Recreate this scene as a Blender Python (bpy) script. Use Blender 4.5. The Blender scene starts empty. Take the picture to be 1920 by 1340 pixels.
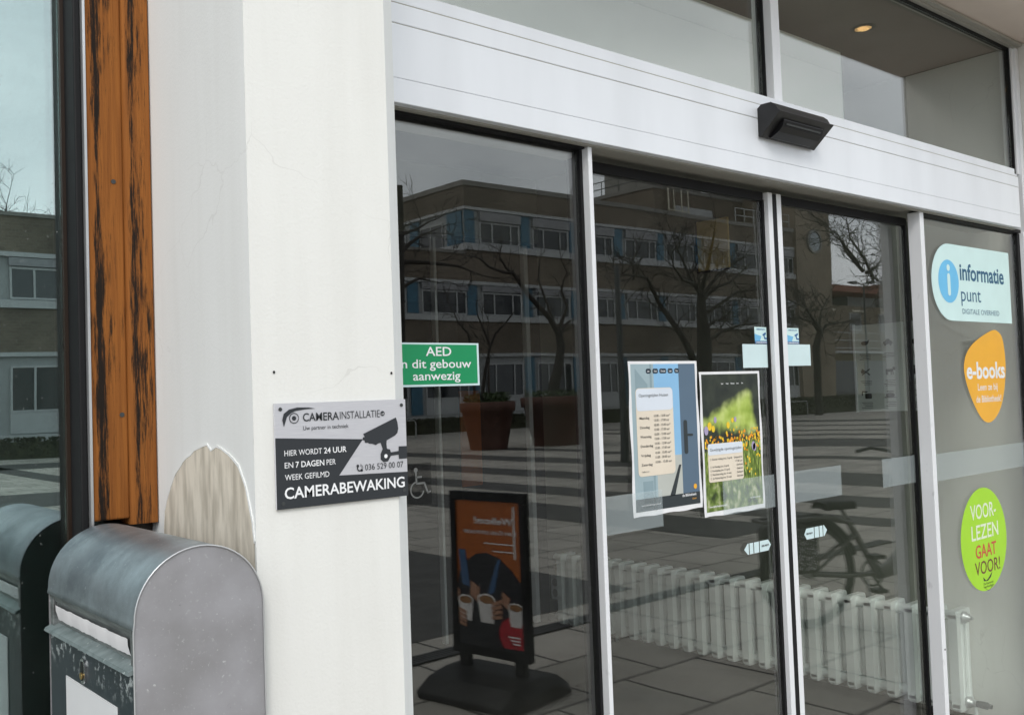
import bpy, math, random
from mathutils import Vector, Matrix
R = math.radians
E = 1.55                      # eye height; heights below are given relative to the eye
sc = bpy.context.scene
C = sc.collection

# ------------------------------------------------------------------ camera
cam_d = bpy.data.cameras.new('camera'); cam = bpy.data.objects.new('camera', cam_d); C.objects.link(cam)
cam_d.sensor_width = 36; cam_d.sensor_fit = 'HORIZONTAL'; cam_d.lens = 1832.24/1920*36
cam_d.clip_start = 0.05; cam_d.clip_end = 2000
yaw, pitch, roll = R(40.624), R(2.2657), R(-2.0594)
fw = Vector((math.sin(yaw)*math.cos(pitch), math.cos(yaw)*math.cos(pitch), math.sin(pitch)))
rt0 = Vector((math.cos(yaw), -math.sin(yaw), 0)); up0 = rt0.cross(fw)
rt = math.cos(roll)*rt0 + math.sin(roll)*up0; up = -math.sin(roll)*rt0 + math.cos(roll)*up0
m = Matrix((rt, up, -fw)).transposed().to_4x4(); m.translation = (0, 0, E)
cam.matrix_world = m
sc.camera = cam

# ------------------------------------------------------------------ light
SUN_EL, SUN_AZ = R(42), R(216)          # azimuth clockwise from +Y
w = bpy.data.worlds.new('World'); sc.world = w; w.use_nodes = True
nt = w.node_tree; bg = nt.nodes['Background']
sky = nt.nodes.new('ShaderNodeTexSky'); sky.sky_type = 'NISHITA'; sky.sun_disc = False
sky.sun_elevation = SUN_EL; sky.sun_rotation = SUN_AZ; sky.dust_density = 3.0; sky.air_density = 1.0
hsv = nt.nodes.new('ShaderNodeHueSaturation'); hsv.inputs['Saturation'].default_value = 0.30
nt.links.new(sky.outputs[0], hsv.inputs['Color'])
tc = nt.nodes.new('ShaderNodeTexCoord'); mp = nt.nodes.new('ShaderNodeMapping'); mp.inputs['Scale'].default_value = (1, 1, 2.2)
nz = nt.nodes.new('ShaderNodeTexNoise'); nz.inputs['Scale'].default_value = 2.3; nz.inputs['Detail'].default_value = 6; nz.inputs['Roughness'].default_value = .55
nt.links.new(tc.outputs['Generated'], mp.inputs[0]); nt.links.new(mp.outputs[0], nz.inputs['Vector'])
cr = nt.nodes.new('ShaderNodeValToRGB'); cr.color_ramp.elements[0].position = .36; cr.color_ramp.elements[1].position = .66
cr.color_ramp.elements[0].color = (7.8, 8.5, 9.2, 1); cr.color_ramp.elements[1].color = (13.6, 14.1, 14.6, 1)
nt.links.new(nz.outputs['Fac'], cr.inputs[0])
mx = nt.nodes.new('ShaderNodeMixRGB'); mx.inputs[0].default_value = .80
nt.links.new(hsv.outputs[0], mx.inputs[1]); nt.links.new(cr.outputs[0], mx.inputs[2])
nt.links.new(mx.outputs[0], bg.inputs[0]); bg.inputs[1].default_value = 0.15
sd = bpy.data.lights.new('sun', 'SUN'); so = bpy.data.objects.new('sun', sd); C.objects.link(so)
sd.energy = 1.0; sd.angle = R(16); sd.color = (1, .95, .88)
sdir = Vector((math.sin(SUN_AZ)*math.cos(SUN_EL), math.cos(SUN_AZ)*math.cos(SUN_EL), math.sin(SUN_EL)))
so.rotation_euler = sdir.to_track_quat('Z', 'Y').to_euler(); so.location = (0, -5, 12)
sc.view_settings.view_transform = 'Standard'; sc.view_settings.look = 'None'; sc.view_settings.gamma = 1
sc.view_settings.exposure = 0.0
try:
    sc.cycles.use_denoising = True; sc.cycles.denoiser = 'OPENIMAGEDENOISE'
except Exception: pass
sc.cycles.max_bounces = 14; sc.cycles.transparent_max_bounces = 32; sc.cycles.glossy_bounces = 6
sc.cycles.diffuse_bounces = 5; sc.cycles.transmission_bounces = 6; sc.cycles.caustics_reflective = False
sc.cycles.sample_clamp_indirect = 6.0

# ------------------------------------------------------------------ materials
M = {}
def node(nt, t, **kw):
    n = nt.nodes.new(t)
    for k, v in kw.items():
        if k in n.inputs: n.inputs[k].default_value = v
        else: setattr(n, k, v)
    return n
def mat(name, col, rough=.6, metal=0., var=.12, scale=6., bump=0., bscale=60., stretch=(1, 1, 1), spec=.5, col2=None, lo=.35, hi=.65, detail=6.):
    """plain surface whose colour wanders between two tones of a noise, with optional grain bump"""
    m = bpy.data.materials.new(name); m.use_nodes = True; nt = m.node_tree
    p = nt.nodes['Principled BSDF']; p.inputs['Roughness'].default_value = rough; p.inputs['Metallic'].default_value = metal
    p.inputs['Specular IOR Level'].default_value = spec
    tc = node(nt, 'ShaderNodeTexCoord'); mp = node(nt, 'ShaderNodeMapping'); mp.inputs['Scale'].default_value = stretch
    nt.links.new(tc.outputs['Object'], mp.inputs[0])
    n = node(nt, 'ShaderNodeTexNoise', Scale=scale, Detail=detail); nt.links.new(mp.outputs[0], n.inputs['Vector'])
    r = node(nt, 'ShaderNodeValToRGB'); r.color_ramp.elements[0].position = lo; r.color_ramp.elements[1].position = hi
    a = col2 if col2 else tuple(c*(1-var) for c in col)
    r.color_ramp.elements[0].color = (*a, 1); r.color_ramp.elements[1].color = (*[min(c*(1+(0 if col2 else var*.5)), .95) for c in col], 1)
    nt.links.new(n.outputs['Fac'], r.inputs[0]); nt.links.new(r.outputs[0], p.inputs['Base Color'])
    if bump:
        b = node(nt, 'ShaderNodeBump', Strength=bump, Distance=.002); n2 = node(nt, 'ShaderNodeTexNoise', Scale=bscale, Detail=5)
        nt.links.new(mp.outputs[0], n2.inputs['Vector']); nt.links.new(n2.outputs['Fac'], b.inputs['Height']); nt.links.new(b.outputs[0], p.inputs['Normal'])
    M[name] = m
    return m
def P(m): return m.node_tree.nodes['Principled BSDF']
def emit(name, col, s):
    m = bpy.data.materials.new(name); m.use_nodes = True; p = P(m)
    p.inputs['Base Color'].default_value = (*col, 1); p.inputs['Emission Color'].default_value = (*col, 1); p.inputs['Emission Strength'].default_value = s
    M[name] = m
def glass(name, r0, tint=(.93, .96, .94), gloss=(1, 1, 1), dust=.006, spots=.04):
    """window pane: each face mirrors r0 of the light head-on and more at grazing angles, and passes the rest"""
    m = bpy.data.materials.new(name); m.use_nodes = True; nt = m.node_tree; nt.nodes.clear()
    out = node(nt, 'ShaderNodeOutputMaterial'); g = node(nt, 'ShaderNodeNewGeometry')
    d = node(nt, 'ShaderNodeVectorMath', operation='DOT_PRODUCT'); nt.links.new(g.outputs['Incoming'], d.inputs[0]); nt.links.new(g.outputs['Normal'], d.inputs[1])
    a = node(nt, 'ShaderNodeMath', operation='ABSOLUTE'); nt.links.new(d.outputs['Value'], a.inputs[0])
    s = node(nt, 'ShaderNodeMath', operation='SUBTRACT'); s.inputs[0].default_value = 1; nt.links.new(a.outputs[0], s.inputs[1])
    pw = node(nt, 'ShaderNodeMath', operation='POWER'); nt.links.new(s.outputs[0], pw.inputs[0]); pw.inputs[1].default_value = 5
    ma = node(nt, 'ShaderNodeMath', operation='MULTIPLY_ADD'); nt.links.new(pw.outputs[0], ma.inputs[0]); ma.inputs[1].default_value = 1-r0; ma.inputs[2].default_value = r0
    t = node(nt, 'ShaderNodeBsdfTransparent'); t.inputs[0].default_value = (*tint, 1)
    gl = node(nt, 'ShaderNodeBsdfGlossy'); gl.inputs['Color'].default_value = (*gloss, 1); gl.inputs['Roughness'].default_value = 0
    tw = node(nt, 'ShaderNodeTexCoord'); nw = node(nt, 'ShaderNodeTexNoise', Scale=1.7, Detail=1.); nt.links.new(tw.outputs['Object'], nw.inputs['Vector'])      # panes are never quite flat
    bw = node(nt, 'ShaderNodeBump', Strength=1., Distance=.0007); nt.links.new(nw.outputs['Fac'], bw.inputs['Height']); nt.links.new(bw.outputs[0], gl.inputs['Normal'])
    mx = node(nt, 'ShaderNodeMixShader'); nt.links.new(ma.outputs[0], mx.inputs[0]); nt.links.new(t.outputs[0], mx.inputs[1]); nt.links.new(gl.outputs[0], mx.inputs[2])
    # a thin film of dust and wiping smears, and dried drops as tiny dots
    tc = node(nt, 'ShaderNodeTexCoord'); mp = node(nt, 'ShaderNodeMapping'); mp.inputs['Scale'].default_value = (1, 1, .45); nt.links.new(tc.outputs['Object'], mp.inputs[0])
    n = node(nt, 'ShaderNodeTexNoise', Scale=5., Detail=6., Roughness=.65); nt.links.new(mp.outputs[0], n.inputs['Vector'])
    mr = node(nt, 'ShaderNodeMapRange'); mr.inputs[1].default_value = .45; mr.inputs[2].default_value = .75; mr.inputs[4].default_value = dust; nt.links.new(n.outputs['Fac'], mr.inputs[0])
    v = node(nt, 'ShaderNodeTexVoronoi', Scale=62.); nt.links.new(tc.outputs['Object'], v.inputs['Vector'])
    lt = node(nt, 'ShaderNodeMath', operation='LESS_THAN'); nt.links.new(v.outputs['Distance'], lt.inputs[0]); lt.inputs[1].default_value = .075
    sc_ = node(nt, 'ShaderNodeMath', operation='MULTIPLY'); nt.links.new(lt.outputs[0], sc_.inputs[0]); sc_.inputs[1].default_value = spots
    mxm = node(nt, 'ShaderNodeMath', operation='MAXIMUM'); nt.links.new(mr.outputs[0], mxm.inputs[0]); nt.links.new(sc_.outputs[0], mxm.inputs[1])
    df = node(nt, 'ShaderNodeBsdfDiffuse'); df.inputs[0].default_value = (.6, .62, .6, 1)
    m2 = node(nt, 'ShaderNodeMixShader'); nt.links.new(mxm.outputs[0], m2.inputs[0]); nt.links.new(mx.outputs[0], m2.inputs[1]); nt.links.new(df.outputs[0], m2.inputs[2])
    nt.links.new(m2.outputs[0], out.inputs[0]); M[name] = m
def film(name, col, fac):
    m = bpy.data.materials.new(name); m.use_nodes = True; nt = m.node_tree; nt.nodes.clear()
    out = node(nt, 'ShaderNodeOutputMaterial'); t = node(nt, 'ShaderNodeBsdfTransparent'); d = node(nt, 'ShaderNodeBsdfDiffuse'); d.inputs[0].default_value = (*col, 1)
    mx = node(nt, 'ShaderNodeMixShader'); mx.inputs[0].default_value = fac
    nt.links.new(t.outputs[0], mx.inputs[1]); nt.links.new(d.outputs[0], mx.inputs[2]); nt.links.new(mx.outputs[0], out.inputs[0]); M[name] = m

glass('door_glass', .085, (.965, .985, .965))
glass('window_glass', .24, (.80, .88, .86), (.88, 1, 1), .012, .30)
film('frost', (.72, .82, .84), .26); film('dark_film', (.02, .02, .02), .30); film('acrylic', (.84, .90, .90), .85)

def stucco(name, col, col2, bump, crack=.26):
    m = mat(name, col, .85, var=.05, scale=2.5, col2=col2, bump=bump, bscale=210, lo=.3, hi=.7)
    nt = m.node_tree; p = P(m)
    tc = nt.nodes['Texture Coordinate']
    n = node(nt, 'ShaderNodeTexNoise', Scale=3.2, Detail=5.); nt.links.new(tc.outputs['Object'], n.inputs['Vector'])
    mixv = node(nt, 'ShaderNodeMixRGB', blend_type='ADD'); mixv.inputs[0].default_value = .30; nt.links.new(tc.outputs['Object'], mixv.inputs[1]); nt.links.new(n.outputs['Color'], mixv.inputs[2])
    v = node(nt, 'ShaderNodeTexVoronoi', feature='DISTANCE_TO_EDGE', Scale=3.1); nt.links.new(mixv.outputs[0], v.inputs['Vector'])
    lt = node(nt, 'ShaderNodeMath', operation='LESS_THAN'); nt.links.new(v.outputs['Distance'], lt.inputs[0]); lt.inputs[1].default_value = .0028
    n2 = node(nt, 'ShaderNodeTexNoise', Scale=2.0, Detail=2.); nt.links.new(tc.outputs['Object'], n2.inputs['Vector'])
    gt = node(nt, 'ShaderNodeMapRange'); gt.inputs[1].default_value = .5; gt.inputs[2].default_value = .62; nt.links.new(n2.outputs['Fac'], gt.inputs[0])
    mu = node(nt, 'ShaderNodeMath', operation='MULTIPLY'); nt.links.new(lt.outputs[0], mu.inputs[0]); nt.links.new(gt.outputs[0], mu.inputs[1])
    mu2 = node(nt, 'ShaderNodeMath', operation='MULTIPLY'); nt.links.new(mu.outputs[0], mu2.inputs[0]); mu2.inputs[1].default_value = crack
    src = p.inputs['Base Color'].links[0].from_socket
    mx = node(nt, 'ShaderNodeMixRGB'); nt.links.new(mu2.outputs[0], mx.inputs[0]); nt.links.new(src, mx.inputs[1]); mx.inputs[2].default_value = (.30, .28, .25, 1)
    mp = node(nt, 'ShaderNodeMapping'); mp.inputs['Scale'].default_value = (7, 7, .5); nt.links.new(tc.outputs['Object'], mp.inputs[0])
    n3 = node(nt, 'ShaderNodeTexNoise', Scale=1.6, Detail=7., Roughness=.65); nt.links.new(mp.outputs[0], n3.inputs['Vector'])      # faint rain streaks and rubbed dirt
    r3 = node(nt, 'ShaderNodeMapRange'); r3.inputs[1].default_value = .48; r3.inputs[2].default_value = .78; r3.inputs[4].default_value = .13; nt.links.new(n3.outputs['Fac'], r3.inputs[0])
    mx2 = node(nt, 'ShaderNodeMixRGB'); nt.links.new(r3.outputs[0], mx2.inputs[0]); nt.links.new(mx.outputs[0], mx2.inputs[1]); mx2.inputs[2].default_value = (.42, .40, .34, 1)
    nt.links.new(mx2.outputs[0], p.inputs['Base Color'])
stucco('stucco', (.81, .81, .775), (.765, .762, .73), .24)
stucco('smooth_paint', (.87, .885, .87), (.83, .845, .83), .16, .12)
mat('bare_plaster', (.80, .735, .62), .9, scale=7, stretch=(9, 9, 1.7), col2=(.52, .47, .385), lo=.32, hi=.62, bump=.5, bscale=30, detail=9)
mat('white_alu', (.82, .835, .865), .38, var=.05, scale=3, bump=.03, bscale=300)
mat('fascia_alu', (.80, .83, .875), .42, var=.055, scale=3.5, stretch=(1.6, 1, .35), detail=9)
mat('worn_alu', (.82, .835, .86), .4, scale=34, col2=(.60, .61, .63), lo=.20, hi=.36, stretch=(1, 1, .5))
mat('alu_grey', (.40, .39, .35), .45, var=.08)
mat('rubber', (.010, .010, .011), .6, spec=.25)
mat('dark_gap', (.008, .008, .008), .9)
mat('black_plastic', (.010, .010, .011), .45, bump=.12, bscale=700)
mat('gloss_black', (.006, .006, .007), .35, spec=.25)
mat('canopy_paint', (.80, .70, .63), .85, col2=(.74, .64, .57), scale=3)
mat('zinc', (.36, .40, .43), .40, .7, col2=(.17, .20, .225), scale=7, stretch=(1, 1, 2.5), lo=.3, hi=.7, bump=.08, bscale=200, detail=9)
mat('grey_paint', (.37, .365, .385), .5, .25, col2=(.285, .28, .287), scale=11, bump=.06, bscale=260)
mat('edge_metal', (.62, .63, .64), .35, .7)
mat('front_paint', (.030, .042, .050), .45, .1, col2=(.022, .032, .038), scale=30, stretch=(1, 1, .3))
mat('flap_metal', (.30, .32, .32), .42, .6, col2=(.16, .17, .17), scale=14, stretch=(1, 1, 6))
mat('lip_paint', (.26, .31, .31), .45, .3, scale=40, col2=(.16, .20, .20))
mat('paper', (.86, .86, .87), .8, var=.05, scale=20)
mat('label_white', (.80, .82, .83), .6, var=.04)
mat('brass', (.55, .38, .14), .35, .9); mat('chrome', (.7, .7, .72), .15, 1.)
def specks(m, col, scale, thr, zone=None, soft=.05):
    """chips and spots of another colour on an object's surface"""
    nt = m.node_tree; p = P(m); tc = nt.nodes['Texture Coordinate']
    n = node(nt, 'ShaderNodeTexNoise', Scale=scale, Detail=8., Roughness=.7); nt.links.new(tc.outputs['Object'], n.inputs['Vector'])
    mr = node(nt, 'ShaderNodeMapRange'); mr.inputs[1].default_value = thr; mr.inputs[2].default_value = thr+soft; nt.links.new(n.outputs['Fac'], mr.inputs[0])
    fac = mr.outputs[0]
    if zone:
        sp = node(nt, 'ShaderNodeSeparateXYZ'); nt.links.new(tc.outputs['Object'], sp.inputs[0])
        z = node(nt, 'ShaderNodeMapRange'); z.inputs[1].default_value, z.inputs[2].default_value = zone; nt.links.new(sp.outputs['Z'], z.inputs[0])
        mu = node(nt, 'ShaderNodeMath', operation='MULTIPLY'); nt.links.new(fac, mu.inputs[0]); nt.links.new(z.outputs[0], mu.inputs[1]); fac = mu.outputs[0]
    src = p.inputs['Base Color'].links[0].from_socket
    mx = node(nt, 'ShaderNodeMixRGB'); nt.links.new(fac, mx.inputs[0]); nt.links.new(src, mx.inputs[1]); mx.inputs[2].default_value = (*col, 1); nt.links.new(mx.outputs[0], p.inputs['Base Color'])
specks(M['grey_paint'], (.46, .46, .475), 160, .59, None, .12)
specks(M['grey_paint'], (.60, .60, .61), 80, .655)
specks(M['grey_paint'], (.25, .25, .25), 95, .66)
specks(M['zinc'], (.46, .53, .57), 9, .45, None, .30)
specks(M['zinc'], (.62, .68, .72), 110, .64)
specks(M['front_paint'], (.55, .60, .60), 55, .54, (.885, .935))
specks(M['lip_paint'], (.6, .66, .64), 60, .62)
def wood(name, a, b, worn_lo, worn_hi, stripes):
    m = mat(name, a, .8, spec=.2, scale=5, stretch=(30, 30, 1.1), col2=b, lo=.25, hi=.75, bump=.5, bscale=11, detail=9)
    nt = m.node_tree; p = P(m); tc = nt.nodes['Texture Coordinate']
    mp = node(nt, 'ShaderNodeMapping'); mp.inputs['Scale'].default_value = (1, 1, .055); nt.links.new(tc.outputs['Object'], mp.inputs[0])
    n = node(nt, 'ShaderNodeTexNoise', Scale=230., Detail=12., Roughness=.80); nt.links.new(mp.outputs[0], n.inputs['Vector'])
    mp2 = node(nt, 'ShaderNodeMapping'); mp2.inputs['Scale'].default_value = (1, 1, .22); nt.links.new(tc.outputs['Object'], mp2.inputs[0])
    n2 = node(nt, 'ShaderNodeTexNoise', Scale=14., Detail=4., Roughness=.6); nt.links.new(mp2.outputs[0], n2.inputs['Vector'])
    sp = node(nt, 'ShaderNodeSeparateXYZ'); nt.links.new(tc.outputs['Object'], sp.inputs[0])
    tot = None
    for xc, hw, amt in stripes:                       # where rain runs down the joints the varnish is gone
        s = node(nt, 'ShaderNodeMath', operation='SUBTRACT'); nt.links.new(sp.outputs['X'], s.inputs[0]); s.inputs[1].default_value = xc
        ab = node(nt, 'ShaderNodeMath', operation='ABSOLUTE'); nt.links.new(s.outputs[0], ab.inputs[0])
        mr = node(nt, 'ShaderNodeMapRange'); mr.inputs[1].default_value = 0; mr.inputs[2].default_value = hw; mr.inputs[3].default_value = amt; mr.inputs[4].default_value = 0; nt.links.new(ab.outputs[0], mr.inputs[0])
        if tot is None: tot = mr.outputs[0]
        else:
            ad = node(nt, 'ShaderNodeMath', operation='ADD'); nt.links.new(tot, ad.inputs[0]); nt.links.new(mr.outputs[0], ad.inputs[1]); tot = ad.outputs[0]
    a1 = node(nt, 'ShaderNodeMath', operation='ADD'); nt.links.new(n.outputs['Fac'], a1.inputs[0]); nt.links.new(tot, a1.inputs[1])
    m1 = node(nt, 'ShaderNodeMath', operation='MULTIPLY_ADD'); nt.links.new(n2.outputs['Fac'], m1.inputs[0]); m1.inputs[1].default_value = .55; nt.links.new(a1.outputs[0], m1.inputs[2])
    mr = node(nt, 'ShaderNodeMapRange'); mr.inputs[1].default_value = worn_lo; mr.inputs[2].default_value = worn_hi; nt.links.new(m1.outputs[0], mr.inputs[0])
    src = p.inputs['Base Color'].links[0].from_socket
    mx = node(nt, 'ShaderNodeMixRGB'); nt.links.new(mr.outputs[0], mx.inputs[0]); nt.links.new(src, mx.inputs[1]); mx.inputs[2].default_value = (.016, .011, .008, 1); nt.links.new(mx.outputs[0], p.inputs['Base Color'])
wood('varnished_wood', (.335, .122, .026), (.20, .068, .016), .87, .99, [(.2685, .013, .21), (.283, .030, .10), (.328, .010, .17), (.340, .024, .15)])
mat('dark_wood', (.022, .011, .005), .5)
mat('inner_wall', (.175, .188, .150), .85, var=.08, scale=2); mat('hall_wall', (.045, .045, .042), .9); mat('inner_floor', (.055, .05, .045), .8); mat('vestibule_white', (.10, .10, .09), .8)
mat('bulkhead_white', (.92, .94, .90), .7, var=.02)
mat('radiator_white', (.89, .93, .92), .28, var=.04)
mat('cream_plastic', (.62, .58, .46), .4)
mat('terracotta', (.10, .045, .032), .8, var=.2, scale=3, bump=.2); mat('soil_green', (.035, .06, .018), .8, var=.4, scale=20)
mat('bark', (.030, .025, .020), .9, var=.3, scale=4); mat('twig', (.035, .028, .022), .9)
mat('leaf', (.05, .08, .025), .7, var=.4, scale=9); mat('hedge_leaf', (.05, .052, .026), .8, var=.45, scale=4)
mat('win_white', (.42, .43, .43), .5, var=.05); mat('panel_grey', (.30, .31, .31), .6, var=.06); mat('blue_panel', (.045, .135, .20), .4, var=.15)
mat('sky_reflection_pane', (.33, .37, .39), .2); mat('shade_box', (.26, .26, .27), .5); mat('dark_pane', (.014, .018, .022), .08, spec=.8); mat('concrete', (.30, .29, .26), .8, col2=(.20, .195, .17), scale=1.2)  # the round window's pane has the sky's reflection painted into its colour
mat('coping', (.22, .21, .19), .8)
def brick(name, a, b, mo, scale):
    m = mat(name, a, .9); nt = m.node_tree; p = P(m); tc = nt.nodes['Texture Coordinate']
    mp = node(nt, 'ShaderNodeMapping'); mp.inputs['Rotation'].default_value = (R(90), 0, 0); nt.links.new(tc.outputs['Object'], mp.inputs[0])
    br = node(nt, 'ShaderNodeTexBrick', Scale=scale); br.inputs['Color1'].default_value = (*a, 1); br.inputs['Color2'].default_value = (*b, 1); br.inputs['Mortar'].default_value = (*mo, 1)
    br.inputs['Mortar Size'].default_value = .012; nt.links.new(mp.outputs[0], br.inputs['Vector'])
    n = node(nt, 'ShaderNodeTexNoise', Scale=.35, Detail=4.); nt.links.new(tc.outputs['Object'], n.inputs['Vector'])
    r = node(nt, 'ShaderNodeMapRange'); r.inputs[1].default_value = .3; r.inputs[2].default_value = .7; r.inputs[3].default_value = .75; r.inputs[4].default_value = 1.2; nt.links.new(n.outputs['Fac'], r.inputs[0])
    mu = node(nt, 'ShaderNodeMixRGB', blend_type='MULTIPLY'); mu.inputs[0].default_value = 1; nt.links.new(br.outputs[0], mu.inputs[1]); nt.links.new(r.outputs[0], mu.inputs[2]); nt.links.new(mu.outputs[0], p.inputs['Base Color'])
brick('brown_brick', (.165, .134, .10), (.125, .10, .075), (.185, .165, .135), 2.2)
brick('tan_brick', (.25, .205, .15), (.205, .165, .12), (.26, .23, .18), 2.2)
mat('cream_render', (.50, .45, .33), .8); mat('red_roof', (.22, .09, .06), .8); mat('bike_paint', (.13, .13, .125), .45, .2); mat('galv', (.42, .43, .42), .4, .5); mat('dark_steel', (.045, .05, .05), .5)
mat('bag_cloth', (.06, .06, .058), .9); mat('coat', (.02, .018, .018), .9); mat('skin', (.45, .28, .2), .6); mat('hair', (.03, .018, .01), .7); mat('denim', (.03, .04, .07), .9)
def paving():
    m = mat('paving', (.30, .285, .255), .85); nt = m.node_tree; p = P(m); tc = nt.nodes['Texture Coordinate']
    br = node(nt, 'ShaderNodeTexBrick', Scale=1.0); br.offset = .5
    br.inputs['Brick Width'].default_value = .6; br.inputs['Row Height'].default_value = .6; br.inputs['Mortar Size'].default_value = .011
    br.inputs['Color1'].default_value = (.43, .40, .355, 1); br.inputs['Color2'].default_value = (.35, .33, .29, 1); br.inputs['Mortar'].default_value = (.05, .046, .04, 1)
    nt.links.new(tc.outputs['Object'], br.inputs['Vector'])
    n = node(nt, 'ShaderNodeTexNoise', Scale=1.3, Detail=7.); nt.links.new(tc.outputs['Object'], n.inputs['Vector'])
    r = node(nt, 'ShaderNodeMapRange'); r.inputs[1].default_value = .3; r.inputs[2].default_value = .7; r.inputs[3].default_value = .78; r.inputs[4].default_value = 1.12; nt.links.new(n.outputs['Fac'], r.inputs[0])
    mu = node(nt, 'ShaderNodeMixRGB', blend_type='MULTIPLY'); mu.inputs[0].default_value = 1; nt.links.new(br.outputs[0], mu.inputs[1]); nt.links.new(r.outputs[0], mu.inputs[2]); nt.links.new(mu.outputs[0], p.inputs['Base Color'])
    b = node(nt, 'ShaderNodeBump', Strength=.4, Distance=.004); nt.links.new(br.outputs['Fac'], b.inputs['Height']); b.invert = True; nt.links.new(b.outputs[0], p.inputs['Normal'])
paving()
mat('dark_paving', (.062, .060, .056), .8, var=.25, scale=3); mat('grate', (.03, .03, .03), .5, .3); mat('far_ground', (.2, .19, .17), .9)
def flat(name, c, rough=.5): mat(name, c, rough, var=.03, scale=10)
for nme, c in dict(ink=(.022, .024, .028), ink_white=(.86, .87, .88), sign_dark=(.026, .030, .035), aed_green=(.004, .29, .105), pale_cyan=(.66, .87, .86), info_blue=(.16, .54, .86), info_navy=(.018, .115, .22),
                   orange=(.90, .45, .035), pale_green=(.80, .88, .66), lime=(.40, .74, .03), red=(.60, .07, .05), maroon=(.17, .05, .03), sticker_white=(.66, .82, .84), sticker_blue=(.18, .50, .78), sticker_navy=(.02, .12, .33),
                   p_sky=(.27, .53, .80), p_door=(.105, .165, .235), p_frame=(.36, .47, .51), p_frame_shade=(.27, .37, .41), p_floor=(.52, .54, .50), p_card=(.82, .73, .60), p_card_top=(.74, .80, .88), p_pill=(.015, .03, .05), p_dark=(.03, .04, .045),
                   poster_orange=(.42, .105, .012), poster_black=(.012, .013, .018), poster_red=(.45, .015, .03), skin_tone=(.42, .22, .14), coffee=(.30, .15, .06), cup_white=(.72, .70, .68), sleeve_blue=(.05, .12, .25),
                   orange_flower=(.92, .36, .02), yellow_flower=(.92, .62, .03), lilac=(.42, .36, .55), faint_grey=(.17, .175, .17), gold=(.78, .56, .22), phone_grey=(.05, .05, .06)).items(): flat(nme, c)
def brushed():
    m = mat('brushed_alu', (.70, .70, .73), .42, .35, scale=30, stretch=(1, 1, 40), col2=(.60, .60, .64), lo=.3, hi=.7, detail=8)
brushed()
def garden():
    """printed garden photo on the poster: dark bushes, an out-of-focus lawn, grass in front"""
    m = bpy.data.materials.new('garden_print'); m.use_nodes = True; nt = m.node_tree; p = P(m); p.inputs['Roughness'].default_value = .5; M['garden_print'] = m
    tc = node(nt, 'ShaderNodeTexCoord'); sp = node(nt, 'ShaderNodeSeparateXYZ'); nt.links.new(tc.outputs['Object'], sp.inputs[0])
    def lin(ax, az, c):      # ax*x + az*z + c
        a = node(nt, 'ShaderNodeMath', operation='MULTIPLY_ADD'); nt.links.new(sp.outputs['X'], a.inputs[0]); a.inputs[1].default_value = ax; a.inputs[2].default_value = c
        b = node(nt, 'ShaderNodeMath', operation='MULTIPLY_ADD'); nt.links.new(sp.outputs['Z'], b.inputs[0]); b.inputs[1].default_value = az; nt.links.new(a.outputs[0], b.inputs[2]); return b.outputs[0]
    def noise(sc_, st, det):
        mp = node(nt, 'ShaderNodeMapping'); mp.inputs['Scale'].default_value = st; nt.links.new(tc.outputs['Object'], mp.inputs[0]); n = node(nt, 'ShaderNodeTexNoise', Scale=sc_, Detail=det); nt.links.new(mp.outputs[0], n.inputs['Vector']); return n.outputs['Fac']
    def add(a, b, k):
        q = node(nt, 'ShaderNodeMath', operation='MULTIPLY_ADD'); nt.links.new(b, q.inputs[0]); q.inputs[1].default_value = k; nt.links.new(a, q.inputs[2]); return q.outputs[0]
    def ss(v, lo, hi):
        r = node(nt, 'ShaderNodeMapRange', interpolation_type='SMOOTHSTEP'); r.inputs[1].default_value = lo; r.inputs[2].default_value = hi; nt.links.new(v, r.inputs[0]); return r.outputs[0]
    def mul(a, b): q = node(nt, 'ShaderNodeMath', operation='MULTIPLY'); nt.links.new(a, q.inputs[0]); nt.links.new(b, q.inputs[1]); return q.outputs[0]
    def ramp(v, *cs):
        r = node(nt, 'ShaderNodeValToRGB'); e = r.color_ramp.elements; e[0].position, e[0].color = cs[0][0], (*cs[0][1], 1); e[1].position, e[1].color = cs[-1][0], (*cs[-1][1], 1)
        for q, c in cs[1:-1]: x = e.new(q); x.color = (*c, 1)
        nt.links.new(v, r.inputs[0]); return r.outputs[0]
    def mix(f, a, b): q = node(nt, 'ShaderNodeMixRGB'); nt.links.new(f, q.inputs[0]); nt.links.new(a, q.inputs[1]); nt.links.new(b, q.inputs[2]); return q.outputs[0]
    big = noise(18., (1, 1, 1), 2.); mid = noise(40., (1, 1, .7), 3.); grass = noise(120., (1, 1, .28), 5.)
    dark = ramp(big, (.35, (.012, .018, .014)), (.65, (.035, .045, .030)))
    lawn = ramp(big, (.30, (.30, .42, .05)), (.5, (.46, .58, .12)), (.70, (.62, .70, .26)))
    top = add(lin(.35, -1., .125), big, .06); right = add(lin(-1., -.22, .125), big, .03); low = add(lin(.12, 1., .0), mid, .06)
    lm = mul(mul(ss(top, .02, .06), ss(right, .0, .03)), ss(low, .045, .085))
    fore = ramp(grass, (.34, (.02, .035, .008)), (.5, (.14, .22, .02)), (.66, (.50, .58, .18)))
    near = ramp(mid, (.35, (.03, .05, .012)), (.52, (.16, .24, .04)), (.68, (.55, .55, .35)))
    c = mix(lm, dark, lawn); c = mix(ss(add(lin(.12, -1., .0), grass, .06), .035, .055), c, fore); c = mix(ss(lin(0, -1., 0), .10, .15), c, near)
    nt.links.new(c, p.inputs['Base Color'])
garden()
emit('lamp_warm', (1, .60, .24), 3.2); emit('lamp_yellow', (1, .92, .55), 9.0)

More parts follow.
